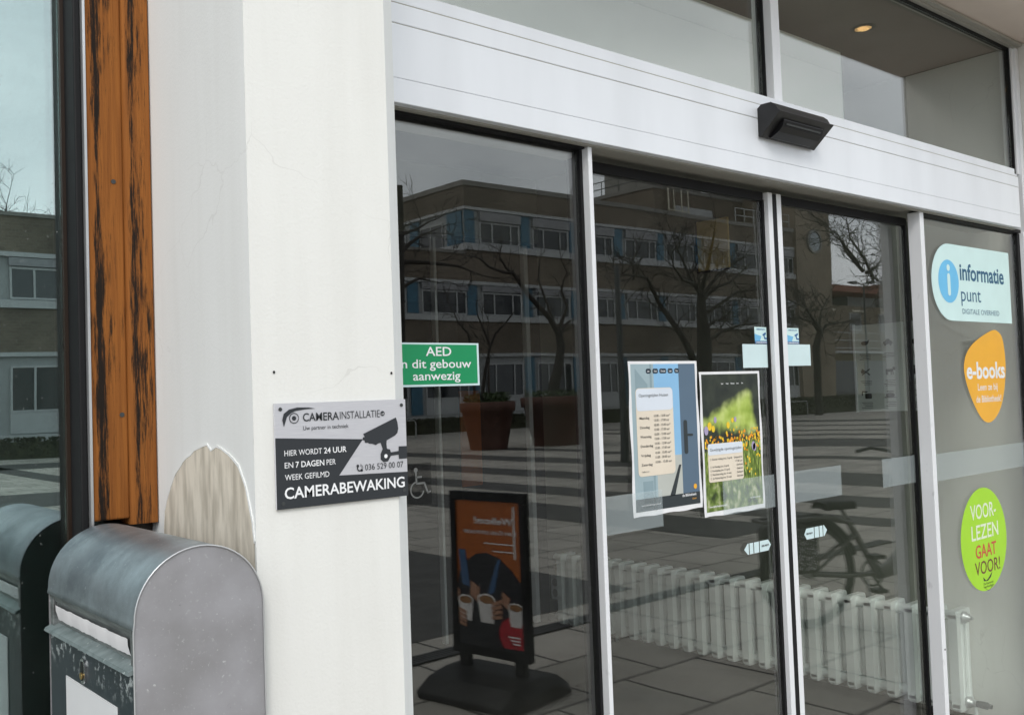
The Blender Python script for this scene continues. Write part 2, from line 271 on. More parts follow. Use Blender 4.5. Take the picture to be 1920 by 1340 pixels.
# ------------------------------------------------------------------ mesh builder
class MB:
    def __init__(s): s.v = []; s.f = []; s.sm = []
    def add(s, vs, fs, smooth=False):
        o = len(s.v); s.v += [tuple(v) for v in vs]
        for f in fs: s.f.append(tuple(i+o for i in f)); s.sm.append(smooth)
    def box(s, x0, x1, y0, y1, z0, z1):
        vs = [(x, y, z) for z in (z0, z1) for y in (y0, y1) for x in (x0, x1)]
        s.add(vs, [(0, 2, 3, 1), (4, 5, 7, 6), (0, 1, 5, 4), (2, 6, 7, 3), (0, 4, 6, 2), (1, 3, 7, 5)]); return s
    def prism(s, pts, fn, h0, h1, smooth=False):
        """outline pts (a,b) swept from h0 to h1; fn(a,b,h)->xyz"""
        n = len(pts); vs = [fn(a, b, h0) for a, b in pts]+[fn(a, b, h1) for a, b in pts]
        s.add(vs, [tuple(range(n))[::-1], tuple(range(n, 2*n))]); s.add(vs, [(i, (i+1) % n, n+(i+1) % n, n+i) for i in range(n)], smooth); return s
    def poly(s, pts, fn, h): s.add([fn(a, b, h) for a, b in pts], [tuple(range(len(pts)))]); return s
    def tube(s, path, r, n=8, cap=True, smooth=True):
        path = [Vector(p) for p in path]; k = len(path); rs = r if isinstance(r, (list, tuple)) else [r]*k
        vs = []; ref = Vector((.123, .456, .88))
        for i, p in enumerate(path):
            t = (path[min(i+1, k-1)]-path[max(i-1, 0)]); t = t.normalized() if t.length > 1e-9 else Vector((0, 0, 1))
            a = t.cross(ref); a = a.normalized() if a.length > 1e-4 else t.orthogonal().normalized(); b = t.cross(a)
            for j in range(n):
                q = 2*math.pi*j/n; vs.append(p+(a*math.cos(q)+b*math.sin(q))*rs[i])
        fs = [(i*n+j, i*n+(j+1) % n, (i+1)*n+(j+1) % n, (i+1)*n+j) for i in range(k-1) for j in range(n)]
        s.add(vs, fs, smooth)
        if cap: s.add(vs[:n], [tuple(range(n))[::-1]]); s.add(vs[-n:], [tuple(range(n))])
        return s
    def lathe(s, prof, o, n=32, axis=2, smooth=True):
        vs = []; o = Vector(o)
        for r_, h in prof:
            for j in range(n):
                q = 2*math.pi*j/n; c, d = r_*math.cos(q), r_*math.sin(q)
                vs.append(o+Vector({2: (c, d, h), 1: (c, h, d), 0: (h, c, d)}[axis]))
        k = len(prof); s.add(vs, [(i*n+j, i*n+(j+1) % n, (i+1)*n+(j+1) % n, (i+1)*n+j) for i in range(k-1) for j in range(n)], smooth)
        s.add(vs[:n], [tuple(range(n))]); s.add(vs[-n:], [tuple(range(n))]); return s
    def torus(s, o, R_, r, axis=1, n=40, k=8, a0=0, a1=360):
        pts = []
        for i in range(n+1):
            q = R(a0+(a1-a0)*i/n); c, d = R_*math.cos(q), R_*math.sin(q)
            pts.append(Vector(o)+Vector({1: (c, 0, d), 0: (0, c, d), 2: (c, d, 0)}[axis]))
        return s.tube(pts, r, k, cap=a1-a0 < 360)
    def build(s, name, m, parent=None, bevel=0., seg=2):
        base = Vector(parent['_b']) if parent is not None and '_b' in parent else Vector((0, 0, 0))
        if parent is not None and '_b' not in parent and parent.get('_pb') is not None: base = Vector(parent['_pb'])
        me = bpy.data.meshes.new(name); me.from_pydata([(v[0]-base[0], v[1]-base[1], v[2]+E-base[2]) for v in s.v], [], s.f); me.update()
        for p_, q in zip(me.polygons, s.sm): p_.use_smooth = q
        for mm in (m if isinstance(m, (list, tuple)) else [m]): me.materials.append(M[mm])
        o = bpy.data.objects.new(name, me); C.objects.link(o)
        if parent is not None: o.parent = parent; o['_pb'] = tuple(base)
        if bevel:
            b = o.modifiers.new('bevel', 'BEVEL'); b.width = bevel; b.segments = seg; b.limit_method = 'ANGLE'; b.angle_limit = R(35)
        return o
def tag(o, label, cat, group=None):
    o['label'] = label; o['category'] = cat
    if group: o['group'] = group
    return o
def struct(o): o['kind'] = 'structure'; return o
def thing(name, loc, label, cat, group=None):
    o = bpy.data.objects.new(name, None); C.objects.link(o); o.empty_display_size = .1
    o.location = (loc[0], loc[1], loc[2]+E); o['_b'] = (loc[0], loc[1], loc[2]+E)
    return tag(o, label, cat, group)
def dup(o, parent=None, off=(0, 0, 0), deep=True):
    c = o.copy(); C.objects.link(c); c.parent = parent; c.location = Vector(o.location)+Vector(off)
    if deep:
        for ch in o.children: dup(ch, c)
    return c
FY = lambda a, b, h: (a, h, b)          # outline in the facade plane (x,z), depth y
FX = lambda a, b, h: (h, a, b)          # outline in a plane of constant x: a=y, b=z
FZ = lambda a, b, h: (a, b, h)
def rect(x0, x1, z0, z1): return [(x0, z0), (x1, z0), (x1, z1), (x0, z1)]
def rrect(x0, x1, z0, z1, r, n=6):
    out = []
    for cx, cz, a0 in ((x1-r, z1-r, 0), (x0+r, z1-r, 90), (x0+r, z0+r, 180), (x1-r, z0+r, 270)):
        out += [(cx+r*math.cos(R(a0+90*i/n)), cz+r*math.sin(R(a0+90*i/n))) for i in range(n+1)]
    return out
def disc(cx, cz, rx, rz=None, n=36): rz = rz or rx; return [(cx+rx*math.cos(2*math.pi*i/n), cz+rz*math.sin(2*math.pi*i/n)) for i in range(n)]
def arcband(cx, cz, r0, r1, a0, a1, n=20):
    return [(cx+r1*math.cos(R(a0+(a1-a0)*i/n)), cz+r1*math.sin(R(a0+(a1-a0)*i/n))) for i in range(n+1)]+[(cx+r0*math.cos(R(a1-(a1-a0)*i/n)), cz+r0*math.sin(R(a1-(a1-a0)*i/n))) for i in range(n+1)]
def bar(a, b, w_):
    (x0, z0), (x1, z1) = a, b; dx, dz = x1-x0, z1-z0; l = math.hypot(dx, dz); nx, nz_ = -dz/l*w_/2, dx/l*w_/2
    return [(x0+nx, z0+nz_), (x0-nx, z0-nz_), (x1-nx, z1-nz_), (x1+nx, z1+nz_)]
_tc = {}
def text(mb, s_, x0, x1, z, fn, h, height=None, bold=0., center=False, mirror=False, slope=0.):
    """lettering: baseline z, from x0 to x1 (x1 None = natural width for that cap height)"""
    key = (s_, bold)
    if key not in _tc:
        cu = bpy.data.curves.new('lettering', 'FONT'); cu.body = s_; cu.offset = bold; cu.resolution_u = 3
        ob = bpy.data.objects.new('lettering', cu); me = bpy.data.meshes.new_from_object(ob)
        _tc[key] = ([tuple(v.co) for v in me.vertices], [tuple(p.vertices) for p in me.polygons])
        bpy.data.objects.remove(ob); bpy.data.curves.remove(cu); bpy.data.meshes.remove(me)
    vs, fs = _tc[key]
    if not vs: return
    a0 = min(v[0] for v in vs); a1 = max(v[0] for v in vs); cap = .70
    kz = (height or .01)/cap; kx = kz if x1 is None else (x1-x0)/(a1-a0)
    if x1 is None and center: x0 = x0-(a1-a0)*kx/2
    if height is None: kz = kx
    out = []
    for v in vs:
        x = (v[0]-a0)*kx; zz = z+v[1]*kz+slope*x
        x = (x0+x) if not mirror else (x1-x)
        out.append(fn(x, zz, h))
    mb.add(out, fs)

# ------------------------------------------------------------------ ground
g = MB(); g.add([(-300, -300, -1.55), (300, -300, -1.55), (300, 1.85, -1.55), (-300, 1.85, -1.55)], [(0, 1, 2, 3)])
struct(g.build('plaza_paving', 'paving'))
d = MB()
def band(x0, x1, y0, y1): d.add([(x0, y0, -1.546), (x1, y0, -1.546), (x1, y1, -1.546), (x0, y1, -1.546)], [(0, 1, 2, 3)])
for b_ in [(15.2, 16.4, -21, -8.2), (12.4, 13.5, -20, -6.9), (10.3, 11.2, -19, -6.6), (8.25, 9.4, -18, -2.6), (2.0, 5.75, -5.6, -1.62),
           (37.6, 39.4, -26, -10), (33.6, 34.5, -25, -9), (30, 30.8, -26, -9), (27.2, 28, -25, -9), (22.2, 25.5, -15, -6), (18.35, 19.1, -20, -5.5), (13.7, 15.6, -6.2, -2.2), (11.4, 12.4, -5.0, -1.7), (9.9, 10.5, -4.5, -1.7),
           (-8, -5, -30, -6), (-2, -1, -30, -8), (6.5, 7.2, -30, -9), (-30, -14, -22, -20), (2.1, 14, -29, -26), (2.1, 8.2, -17, -14), (1, 5.9, -10.5, -8.4)]: band(*b_)
struct(d.build('dark_paving_bands', 'dark_paving'))
gd = thing('drain_grate', (5, -1.25, -1.546), 'narrow black slotted drain running along the paving before the entrance', 'drain')
t = MB()
for i in range(260): t.box(1.2+i*.03, 1.2+i*.03+.018, -1.31, -1.19, -1.546, -1.538)
t.box(1.2, 9.0, -1.325, -1.31, -1.546, -1.537); t.box(1.2, 9.0, -1.19, -1.175, -1.546, -1.537); t.build('grating', 'grate', gd)
t = MB(); t.add([(1.2, -1.31, -1.545), (9, -1.31, -1.545), (9, -1.19, -1.545), (1.2, -1.19, -1.545)], [(0, 1, 2, 3)]); t.build('channel', 'dark_gap', gd)

# ------------------------------------------------------------------ portal: pillars, canopy
pl = thing('pillar', (.8, 1.6, -1.55), 'white rendered pillar carrying the black and silver camera warning sign', 'pillar')
pts = [(.664, 1.38), (.922, 1.38), (.973, 1.431), (.973, 2.3), (.664, 2.3)]
t = MB(); t.add([(x, y, z) for z in (-1.55, 1.487) for x, y in pts], [(0, 1, 6, 5)]); t.build('front_face', 'stucco', pl)
t = MB(); t.add([(x, y, z) for z in (-1.55, 1.487) for x, y in pts], [(4, 0, 5, 9), (2, 3, 8, 7), (3, 4, 9, 8), (5, 6, 7, 8, 9)]); t.build('side_face', 'smooth_paint', pl)
t = MB(); t.add([(x, y, z) for z in (-1.55, 1.487) for x, y in pts], [(1, 2, 7, 6)]); t.build('chamfered_corner', 'smooth_paint', pl)
rng = random.Random(4)
out = []
top = [(1.384, -.60), (1.384, -.205), (1.388, -.19), (1.392, -.175), (1.41, -.128), (1.422, -.108), (1.435, -.095), (1.452, -.083), (1.47, -.075), (1.492, -.070), (1.51, -.067), (1.535, -.071), (1.548, -.064), (1.565, -.068), (1.582, -.069), (1.60, -.073), (1.618, -.081), (1.635, -.088), (1.648, -.094), (1.66, -.103), (1.673, -.111), (1.685, -.118), (1.705, -.138), (1.725, -.16), (1.738, -.185), (1.745, -.21), (1.745, -.60)]
for a, b in top: out.append((a+(rng.uniform(-.003, .003) if b > -.5 and a > 1.39 else 0), b+rng.uniform(-.003, .003)))
t = MB(); t.add([(.6626, a, b) for a, b in out], [tuple(range(len(out)))[::-1]]); pp = t.build('bare_plaster_patch', 'bare_plaster', pl); pp['label'] = 'rounded bare plaster patch where paint has come off'
cx_ = 1.56
t = MB(); k_ = len(out)-2     # the raised lip of flaking paint round the bare patch
ins, ots = out[1:-1], [(cx_+(a-cx_)*1.012+rng.uniform(0, .002)*(1 if a > cx_ else -1), b+.0020+rng.uniform(0, .003)) for a, b in out[1:-1]]
ots = [(min(max(a, 1.3815), 1.75), b) for a, b in ots]
vs = [(.66195, a, b) for a, b in ins]+[(.6622, a, b) for a, b in ots]+[(.6638, a, b) for a, b in ins]+[(.6638, a, b) for a, b in ots]
t.add(vs, [(i, i+1, k_+i+1, k_+i) for i in range(k_-1)]+[(i, i+1, 2*k_+i+1, 2*k_+i) for i in range(k_-1)]+[(k_+i, k_+i+1, 3*k_+i+1, 3*k_+i) for i in range(k_-1)])
t.build('torn_paint_edge', 'smooth_paint', pl)
t = MB()
for x, z in ((.700, .050), (.915, .046)): t.prism(disc(x, z, .0017, .0024, 8), FY, 1.3785, 1.40)
t.build('screw_hole', 'dark_gap', pl)

p2 = thing('pillar', (4.6, 1.6, -1.55), 'white rendered pillar at the far end of the entrance, with the wall intercom', 'pillar')
t = MB(); t.box(4.570, 4.95, 1.29, 2.3, -1.55, 1.487); t.build('shaft', 'stucco', p2)
cn = thing('canopy', (2.8, 1.6, 1.46), 'flat pinkish rendered canopy slab above the sliding door entrance', 'canopy')
t = MB(); t.box(.664, 5.2, 1.28, 1.8385, 1.490, 1.85); t.build('slab', 'canopy_paint', cn)
t = MB(); t.lathe([(.046, 0), (.046, .004), (.036, .006)], (3.79, 1.525, 1.4855), 24); t.build('lamp_ring', 'alu_grey', cn)
t = MB(); t.lathe([(.028, 0), (.028, .003)], (3.79, 1.525, 1.4835), 20); t.build('lamp', 'lamp_warm', cn)
# plain walls either side and above
wl = thing('building_wall', (7, 2, -1.55), 'plain white rendered wall beyond the far pillar', 'wall'); t = MB(); t.box(4.955, 30, 1.75, 2.3, -1.55, 4.2); t.build('wall', 'stucco', wl)
wl = thing('building_wall', (2.9, 2, 1.9), 'white rendered upper wall above the canopy', 'wall'); t = MB(); t.box(.664, 4.95, 1.80, 2.3, 1.852, 4.2); t.build('wall', 'stucco', wl)

# intercom on the far pillar
ic = thing('intercom', (4.57, 1.59, .1), 'small grey wall intercom with a grille on the far pillar', 'intercom')
t = MB(); t.box(4.545, 4.5698, 1.518, 1.668, .026, .181); t.build('housing', 'alu_grey', ic, .006)
t = MB()
for i in range(7):
    for j in range(4): t.box(4.5435, 4.546, 1.535+i*.0165, 1.546+i*.0165, .112+j*.0125, .121+j*.0125)
t.build('speaker_grille', 'label_white', ic)
t = MB(); t.box(4.541, 4.5455, 1.538, 1.645, .045, .095); t.build('call_button', 'cream_plastic', ic, .003)

# ------------------------------------------------------------------ left timber window
wn = thing('window', (.3, 1.85, -1.0), 'tall window with weathered varnished timber frame beside the mailbox', 'window')
t = MB(); t.box(.5525, .6145, 1.775, 1.92, -.192, 2.2); t.build('timber_post', 'varnished_wood', wn, .003)
t = MB(); t.prism([(.6146, 1.778), (.6165, 1.7715), (.6215, 1.7695), (.6615, 1.766), (.6628, 1.775), (.6628, 1.92), (.6146, 1.92)], FZ, -.203, 2.2); t.build('timber_stop', 'varnished_wood', wn, .002)
t = MB(); t.box(.5475, .5520, 1.772, 1.90, -.30, 2.2); t.build('silver_bead', 'edge_metal', wn)
t = MB(); t.box(.5345, .5470, 1.782, 1.90, -1.0, 2.2); t.build('gasket', 'rubber', wn, .003)
t = MB(); t.box(.528, .5343, 1.836, 1.90, -1.0, 2.2); t.build('inner_bead', 'dark_wood', wn)
t = MB(); t.box(-2.2, .5275, 1.845, 1.849, -1.0, 2.2); t.build('outer_pane', 'window_glass', wn)
t = MB(); t.box(-2.2, .5275, 1.869, 1.872, -1.0, 2.2); t.build('inner_pane', 'door_glass', wn)
t = MB(); t.box(-2.4, .6628, 1.80, 1.93, -1.55, -1.005); t.box(.552, .6628, 1.80, 1.93, -1.004, -.206); t.build('plinth', 'dark_wood', wn)
t = MB(); t.box(-2.4, .6628, 1.775, 1.93, 2.202, 2.6); t.build('head_board', 'varnished_wood', wn)
t = MB()
for x, z in ((.597, .409), (.604, -.008), (.598, .78)): t.lathe([(.0042, 0), (.0042, .0012), (.0012, .0004)], (x, 1.7738, z), 14, axis=1)
t.build('screw', 'dark_steel', wn)
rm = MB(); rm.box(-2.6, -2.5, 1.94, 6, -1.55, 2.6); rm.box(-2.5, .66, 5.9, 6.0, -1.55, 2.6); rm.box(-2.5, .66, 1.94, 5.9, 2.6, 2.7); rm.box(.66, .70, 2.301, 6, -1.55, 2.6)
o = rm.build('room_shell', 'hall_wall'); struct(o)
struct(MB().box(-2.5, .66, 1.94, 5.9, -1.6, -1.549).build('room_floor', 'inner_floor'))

# ------------------------------------------------------------------ mailbox
mb_ = thing('mailbox', (.567, 1.55, -1.3), 'grey metal mailbox with rounded zinc hood mounted on the pillar side', 'mailbox')
XL, XR, Y0, Y1, ZT = .4715, .6625, 1.357, 1.757, -.195
rr = (XR-XL)/2; cxm = (XL+XR)/2; zc = ZT-rr
def arch(r_, n=28, a0=0, a1=180): return [(cxm+r_*math.cos(R(a0+(a1-a0)*i/n)), zc+r_*math.sin(R(a0+(a1-a0)*i/n))) for i in range(n+1)]
t = MB(); pr = [(XR-.0015, -1.1)]+[(cxm+(x-cxm)*.985, zc+(z-zc)*.985) for x, z in arch(rr)]+[(XL+.012, zc-.012), (XL+.012, -1.1)]
t.prism(pr, FY, Y0+.004, Y1-.003); t.build('body', 'grey_paint', mb_)
pr2 = [(XR-.0019, -1.1)]+[(cxm+(x-cxm)*.98, zc+(z-zc)*.98) for x, z in arch(rr)]+[(XL+.0006, zc-.012), (XL+.0006, -1.1)]
for ya, yb in ((Y0+.0006, Y0+.0036), (Y1-.0028, Y1-.0006)): MB().prism(pr2, FY, ya, yb).build('side_panel', 'grey_paint', mb_)
t = MB()   # hood: bent sheet
o_ = [(XR, -1.1)]+arch(rr)+[(XL-.002, zc-.008)]; i_ = [(XL-.0005, zc-.008)]+arch(rr-.0018)[::-1]+[(XR-.0018, -1.1)]
ring = o_+i_; n1 = len(o_)
vs = [(x, Y0, z) for x, z in ring]+[(x, Y1, z) for x, z in ring]; N = len(ring)
t.add(vs, [(i, (i+1) % N, N+(i+1) % N, N+i)[::-1] for i in range(N)], True)
fs = [(i, i+1, N-2-i, N-1-i) for i in range(n1-1)]
t.add(vs, [f for f in fs]+[tuple(j+N for j in f)[::-1] for f in fs]); hd = t.build('hood', 'zinc', mb_)
t = MB()
t.tube([(XR-.001, Y0-.0006, -1.1)]+[(x, Y0-.0006, z) for x, z in arch(rr-.0009)]+[(XL-.0006, Y0-.0004, zc-.012), (XL-.0001, Y0-.0002, -1.1)], .0012, 6); t.build('rolled_rim', 'edge_metal', mb_)
t = MB(); t.box(XL+.010, XL+.014, Y0+.012, Y1-.012, -.36, zc); t.build('slot_back', 'flap_metal', mb_)
t = MB(); t.box(XL+.001, XL+.012, Y0+.004, Y1-.004, zc-.014, zc-.005); t.box(XL+.002, XL+.012, Y0+.004, Y0+.020, -.35, zc-.014); t.box(XL+.002, XL+.012, Y1-.020, Y1-.004, -.35, zc-.014)
t.box(XL+.004, XL+.0115, Y0+.02, Y1-.02, zc-.020, zc-.0145); t.build('slot_frame', 'flap_metal', mb_, .001)
t = MB(); t.prism([(XL+.0105, -.345), (XL+.006, -.311), (XL+.008, -.311), (XL+.0125, -.345)], lambda a, b, h: (a, h, b), Y0+.026, Y1-.026); t.build('flap', 'flap_metal', mb_)
t = MB(); nn = 40; vs = []
for i in range(nn+1):
    y = Y0+.034+(Y1-.062-Y0)*i/nn; k = .0004*math.sin(i*1.9)+.0006*math.sin(i*.7)
    for x, z in ((XL+.0075+k, -.340+.0005*math.sin(i*2.7)), (XL+.0035+k*.6, -.325), (XL+.0030+k, -.316+.0004*math.sin(i*1.3))): vs.append((x, y, z))
t.add(vs, [(i*3+j, i*3+j+1, i*3+j+4, i*3+j+3) for i in range(nn) for j in range(2)], True); t.build('paper_cover', 'paper', mb_)
t = MB(); t.prism([(XL+.012, -.346), (XL-.006, -.354), (XL-.0085, -.3585), (XL-.0065, -.3595), (XL+.012, -.355)], lambda a, b, h: (a, h, b), Y0+.003, Y1-.003); t.build('rain_lip', 'lip_paint', mb_)
t = MB(); t.box(XL+.001, XL+.0118, Y0+.006, Y1-.006, -1.09, -.3585); dr = t.build('door', 'front_paint', mb_, .0015)
t = MB(); t.prism(rrect(1.563, 1.585, -.412, -.374, .0105), FX, XL-.003, XL+.002); lk = t.build('lock', 'chrome', dr, .001)
t = MB(); t.prism(rrect(1.568, 1.582, -.408, -.378, .007), FX, XL-.0036, XL-.003); t.build('lock_cover', 'gloss_black', lk)
t = MB(); t.lathe([(.0052, 0), (.0052, .0015)], (XL-.0052, 1.575, -.400), 16, axis=0); t.build('lock_cylinder', 'brass', lk)
t = MB(); t.box(XL-.0004, XL+.002, 1.43, 1.665, -.60, -.417); t.build('name_label', 'label_white', dr)

# ------------------------------------------------------------------ camera warning sign on the pillar
SX0, SX1, SZ0, SZ1 = .697, .9385, -.1605, .0015; SW, SH = SX1-SX0, SZ1-SZ0
sg = thing('warning_sign', (.818, 1.376, -.08), 'brushed silver and black camera surveillance sign screwed to the white pillar', 'sign')
t = MB(); t.box(SX0, SX1, 1.3755, 1.3795, SZ0, SZ1); t.build('plate', 'brushed_alu', sg)
U = lambda u, v: (SX0+SW*u, SZ0+SH*v)       # sign fractions
h1, h2 = 1.3751, 1.3747
t = MB(); t.poly([U(0, .675), U(.645, .613), U(.455, .272), U(1, .247), U(1, 0), U(0, 0)], FY, h1)
cam_pts = [(.648, .665), (.916, .815), (.928, .762), (.933, .70), (.925, .655), (.905, .63), (.835, .585), (.832, .55), (.835, .50), (.86, .49), (.866, .46), (.93, .468), (.932, .515), (1, .513), (1, .385), (.932, .385), (.93, .43), (.866, .425), (.84, .37), (.805, .365), (.782, .395), (.782, .45), (.80, .50), (.785, .565), (.765, .56), (.745, .545), (.72, .56), (.69, .565), (.685, .575), (.66, .575), (.658, .60), (.642, .605), (.645, .63), (.66, .635)]
t.poly([U(u, v) for u, v in cam_pts], FY, 1.3749); t.build('dark_print', 'sign_dark', sg)
t = MB()
text(t, 'CAMERA', *[U(u, 0)[0] for u in (.198, .465)], U(0, .822)[1], FY, h2, .0125, .014)
text(t, 'INSTALLATIE', *[U(u, 0)[0] for u in (.472, .785)], U(0, .826)[1], FY, h2, .0122, -.004)
text(t, 'Uw partner in techniek', *[U(u, 0)[0] for u in (.198, .535)], U(0, .737)[1], FY, h2, .0062)
text(t, '036 529 00 07', *[U(u, 0)[0] for u in (.655, .965)], U(0, .30)[1], FY, h2, .0098)
t.poly(disc(*U(.807, .862), .0042), FY, h2)
ex, ez = U(.135, .855)
t.poly(arcband(ex, ez, .0070, .0083, 0, 360, 30)[:-1], FY, h2); t.poly(disc(ex, ez, .0036), FY, h2)
brow = [U(.062, .775), U(.052, .84), U(.062, .90), U(.10, .94), U(.16, .957), U(.24, .953), U(.29, .94), U(.22, .937), U(.15, .925), U(.115, .905), U(.085, .87), U(.075, .83)]
t.poly(brow, FY, h2)
px_, pz_ = U(.613, .325); t.poly(arcband(px_, pz_, .0030, .0052, 120, 330, 12), FY, h2); t.poly(disc(px_-.0035, pz_+.004, .0023), FY, h2); t.poly(disc(px_+.0038, pz_-.0035, .0023), FY, h2)
t.poly(arcband(px_, pz_, .004, .0047, -10, 80, 8), FY, h2); t.poly(arcband(px_, pz_, .0058, .0065, -10, 80, 8), FY, h2)
t.build('dark_lettering', 'sign_dark', sg)
t = MB()
text(t, 'HIER WORDT', U(.06, 0)[0], U(.33, 0)[0], U(0, .50)[1], FY, h2, .0088); text(t, '24 UUR', U(.345, 0)[0], U(.515, 0)[0], U(0, .50)[1], FY, h2, .0090, .014)
text(t, 'EN', U(.06, 0)[0], U(.12, 0)[0], U(0, .385)[1], FY, h2, .0088); text(t, '7 DAGEN', U(.137, 0)[0], U(.345, 0)[0], U(0, .385)[1], FY, h2, .0090, .014); text(t, 'PER', U(.362, 0)[0], U(.43, 0)[0], U(0, .385)[1], FY, h2, .0088)
text(t, 'WEEK GEFILMD', U(.06, 0)[0], U(.38, 0)[0], U(0, .27)[1], FY, h2, .0088)
text(t, 'CAMERABEWAKING', U(.055, 0)[0], U(.972, 0)[0], U(0, .095)[1], FY, h2, .0172, .016)
t.poly(disc(*U(.824, .425), .0033), FY, h2)
text(t, 'nl', U(.799, 0)[0], U(.815, 0)[0], U(0, .85)[1], FY, 1.3743, .0032)
t.build('white_lettering', 'ink_white', sg)
for u, v in ((.04, .945), (.965, .94), (.045, .055), (.968, .06)):
    t = MB(); t.lathe([(.0030, 0), (.0030, .0008)], (*[U(u, v)[0]], 1.3744, U(u, v)[1]), 14, axis=1); sw = t.build('screw', 'dark_steel', sg)

# ------------------------------------------------------------------ entrance front
GY = 1.80; DY = 1.85
en = thing('entrance_screen', (2.7, 1.8, -1.55), 'white aluminium shop front with door posts, fascia and transom windows', 'entrance')
HX0, HX1 = .979, 4.409
for z0, z1, y in ((.645, .6994, 1.74), (.7000, .8195, 1.74), (.8215, .8655, 1.74)):
    t = MB(); t.box(HX0, HX1, y, 1.762, z0, z1); t.build('fascia_panel', 'fascia_alu', en, .0012, 1)
t = MB(); t.box(HX0, HX1-.002, 1.7418, 1.762, .69, .868); t.build('fascia_backing', 'alu_grey', en)
t = MB(); t.box(HX0, 4.386, 1.744, 1.83, .8685, .900); t.box(4.3865, 4.513, 1.786, 1.83, .8685, .900); t.build('transom_sill', 'fascia_alu', en, .0015, 1)
t = MB(); t.box(HX0, HX1-.002, 1.7625, 1.94, .650, .8675); t.build('operator_housing', 'alu_grey', en)
for a_, b_ in ((HX0, 1.80), (3.601, 4.50)): MB().box(a_, b_, 1.778, 1.828, .636, .6495).build('head_gasket', 'rubber', en)
t = MB(); t.box(HX0, HX1-.002, 1.7622, 1.7775, .641, .6497); t.build('drip_strip', 'alu_grey', en)
for x0, x1 in ((1.802, 1.8165), (3.568, 3.597)):
    t = MB(); t.box(x0, x1, 1.768, 1.818, -1.55, .6405); t.build('door_post', 'worn_alu', en, .002)
for a_, b_ in ((1.792, 1.8015), (3.5975, 3.601)): MB().box(a_, b_, 1.79, 1.817, -1.55, .6355).build('post_gasket', 'rubber', en)
t = MB(); t.box(4.514, 4.562, 1.772, 1.835, -1.55, .6405); t.build('end_frame', 'white_alu', en, .002)
t = MB(); t.box(4.4885, 4.5135, 1.79, 1.815, -1.55, .6355); t.build('end_gasket', 'rubber', en)
for nme, x0, x1 in (('side_pane', .98, 1.7915), ('side_pane', 3.6015, 4.488)):
    t = MB(); t.box(x0, x1, GY, GY+.006, -1.45, .636); t.build(nme, 'door_glass', en)
for a_, b_ in ((.98, 1.798), (3.6015, 4.512)): MB().box(a_, b_, 1.775, 1.835, -1.55, -1.451).build('bottom_rail', 'white_alu', en, .002)
t = MB(); t.box(2.646, 2.690, 1.762, 1.835, .9005, 1.467); t.build('transom_mullion', 'worn_alu', en, .002)
t = MB(); t.box(4.534, 4.563, 1.772, 1.835, .641, 1.467); t.box(4.5135, 4.5335, 1.782, 1.835, .9005, 1.467); t.build('transom_end_frame', 'white_alu', en, .002)
t = MB(); t.box(HX0, 4.563, 1.752, 1.772, 1.4745, 1.486); t.box(HX0, 4.563, 1.7725, 1.835, 1.4675, 1.486); t.build('transom_head', 'alu_grey', en, .001)
for x0, x1, xr in ((HX0, 2.6455, 2.6395), (2.6905, 4.513, 4.504)):
    t = MB(); t.prism([(x0, .9005), (x1, .9005), (x1, 1.4670), (x0, 1.4670), (x0, 1.4590), (xr, 1.4590), (xr, .9045), (x0, .9045)], FY, 1.790, 1.815); t.build('transom_gasket', 'rubber', en)
for x0, x1 in ((HX0, 2.639), (2.6905, 4.5035)):
    t = MB(); t.box(x0, x1, GY, GY+.006, .905, 1.4585); t.build('transom_pane', 'door_glass', en)
t = MB(); t.lathe([(.0035, 0), (.0035, .001)], (3.5850, 1.7668, -.997), 10, axis=1); t.build('post_hole', 'dark_gap', en)

# sliding doors
def sliding(label, gx0, gx1, st0, st1, gk0, gk1, lead):
    s_ = thing('sliding_door', ((gx0+gx1)/2, DY, -1.55), label, 'door', 'pair of sliding glass door leaves')
    MB().box(gx0, gx1, DY, DY+.008, -1.46, .60).build('glass', 'door_glass', s_)
    MB().box(st0, st1, DY-.022, DY+.026, -1.54, .628).build('leading_stile', 'worn_alu', s_, .002)
    MB().box(gk0, gk1, DY-.006, DY+.016, -1.47, .605).build('gasket', 'rubber', s_)
    e = (gx0-.010, gx0-.0005) if lead > 0 else (gx1+.0005, gx1+.014)
    MB().box(e[0], e[1], DY-.008, DY+.018, -1.54, .628).build('trailing_edge', 'rubber', s_)
    MB().box(gx0, gx1, DY-.010, DY+.018, .6005, .628).build('top_rail', 'rubber', s_)
    MB().box(gx0, gx1, DY-.016, DY+.024, -1.545, -1.4605).build('bottom_rail', 'worn_alu', s_, .002)
    return s_
sliding('glass sliding door leaf carrying the two paper posters', 1.827, 2.669, 2.680, 2.704, 2.6695, 2.6797, 1)
sliding('glass sliding door leaf without posters, next to the grey side panel', 2.7545, 3.592, 2.7285, 2.7535, 2.7537, 2.756, -1)
MB().box(2.7045, 2.728, DY-.0205, DY+.02, -1.54, .625).build('meeting_brush', 'rubber', en)

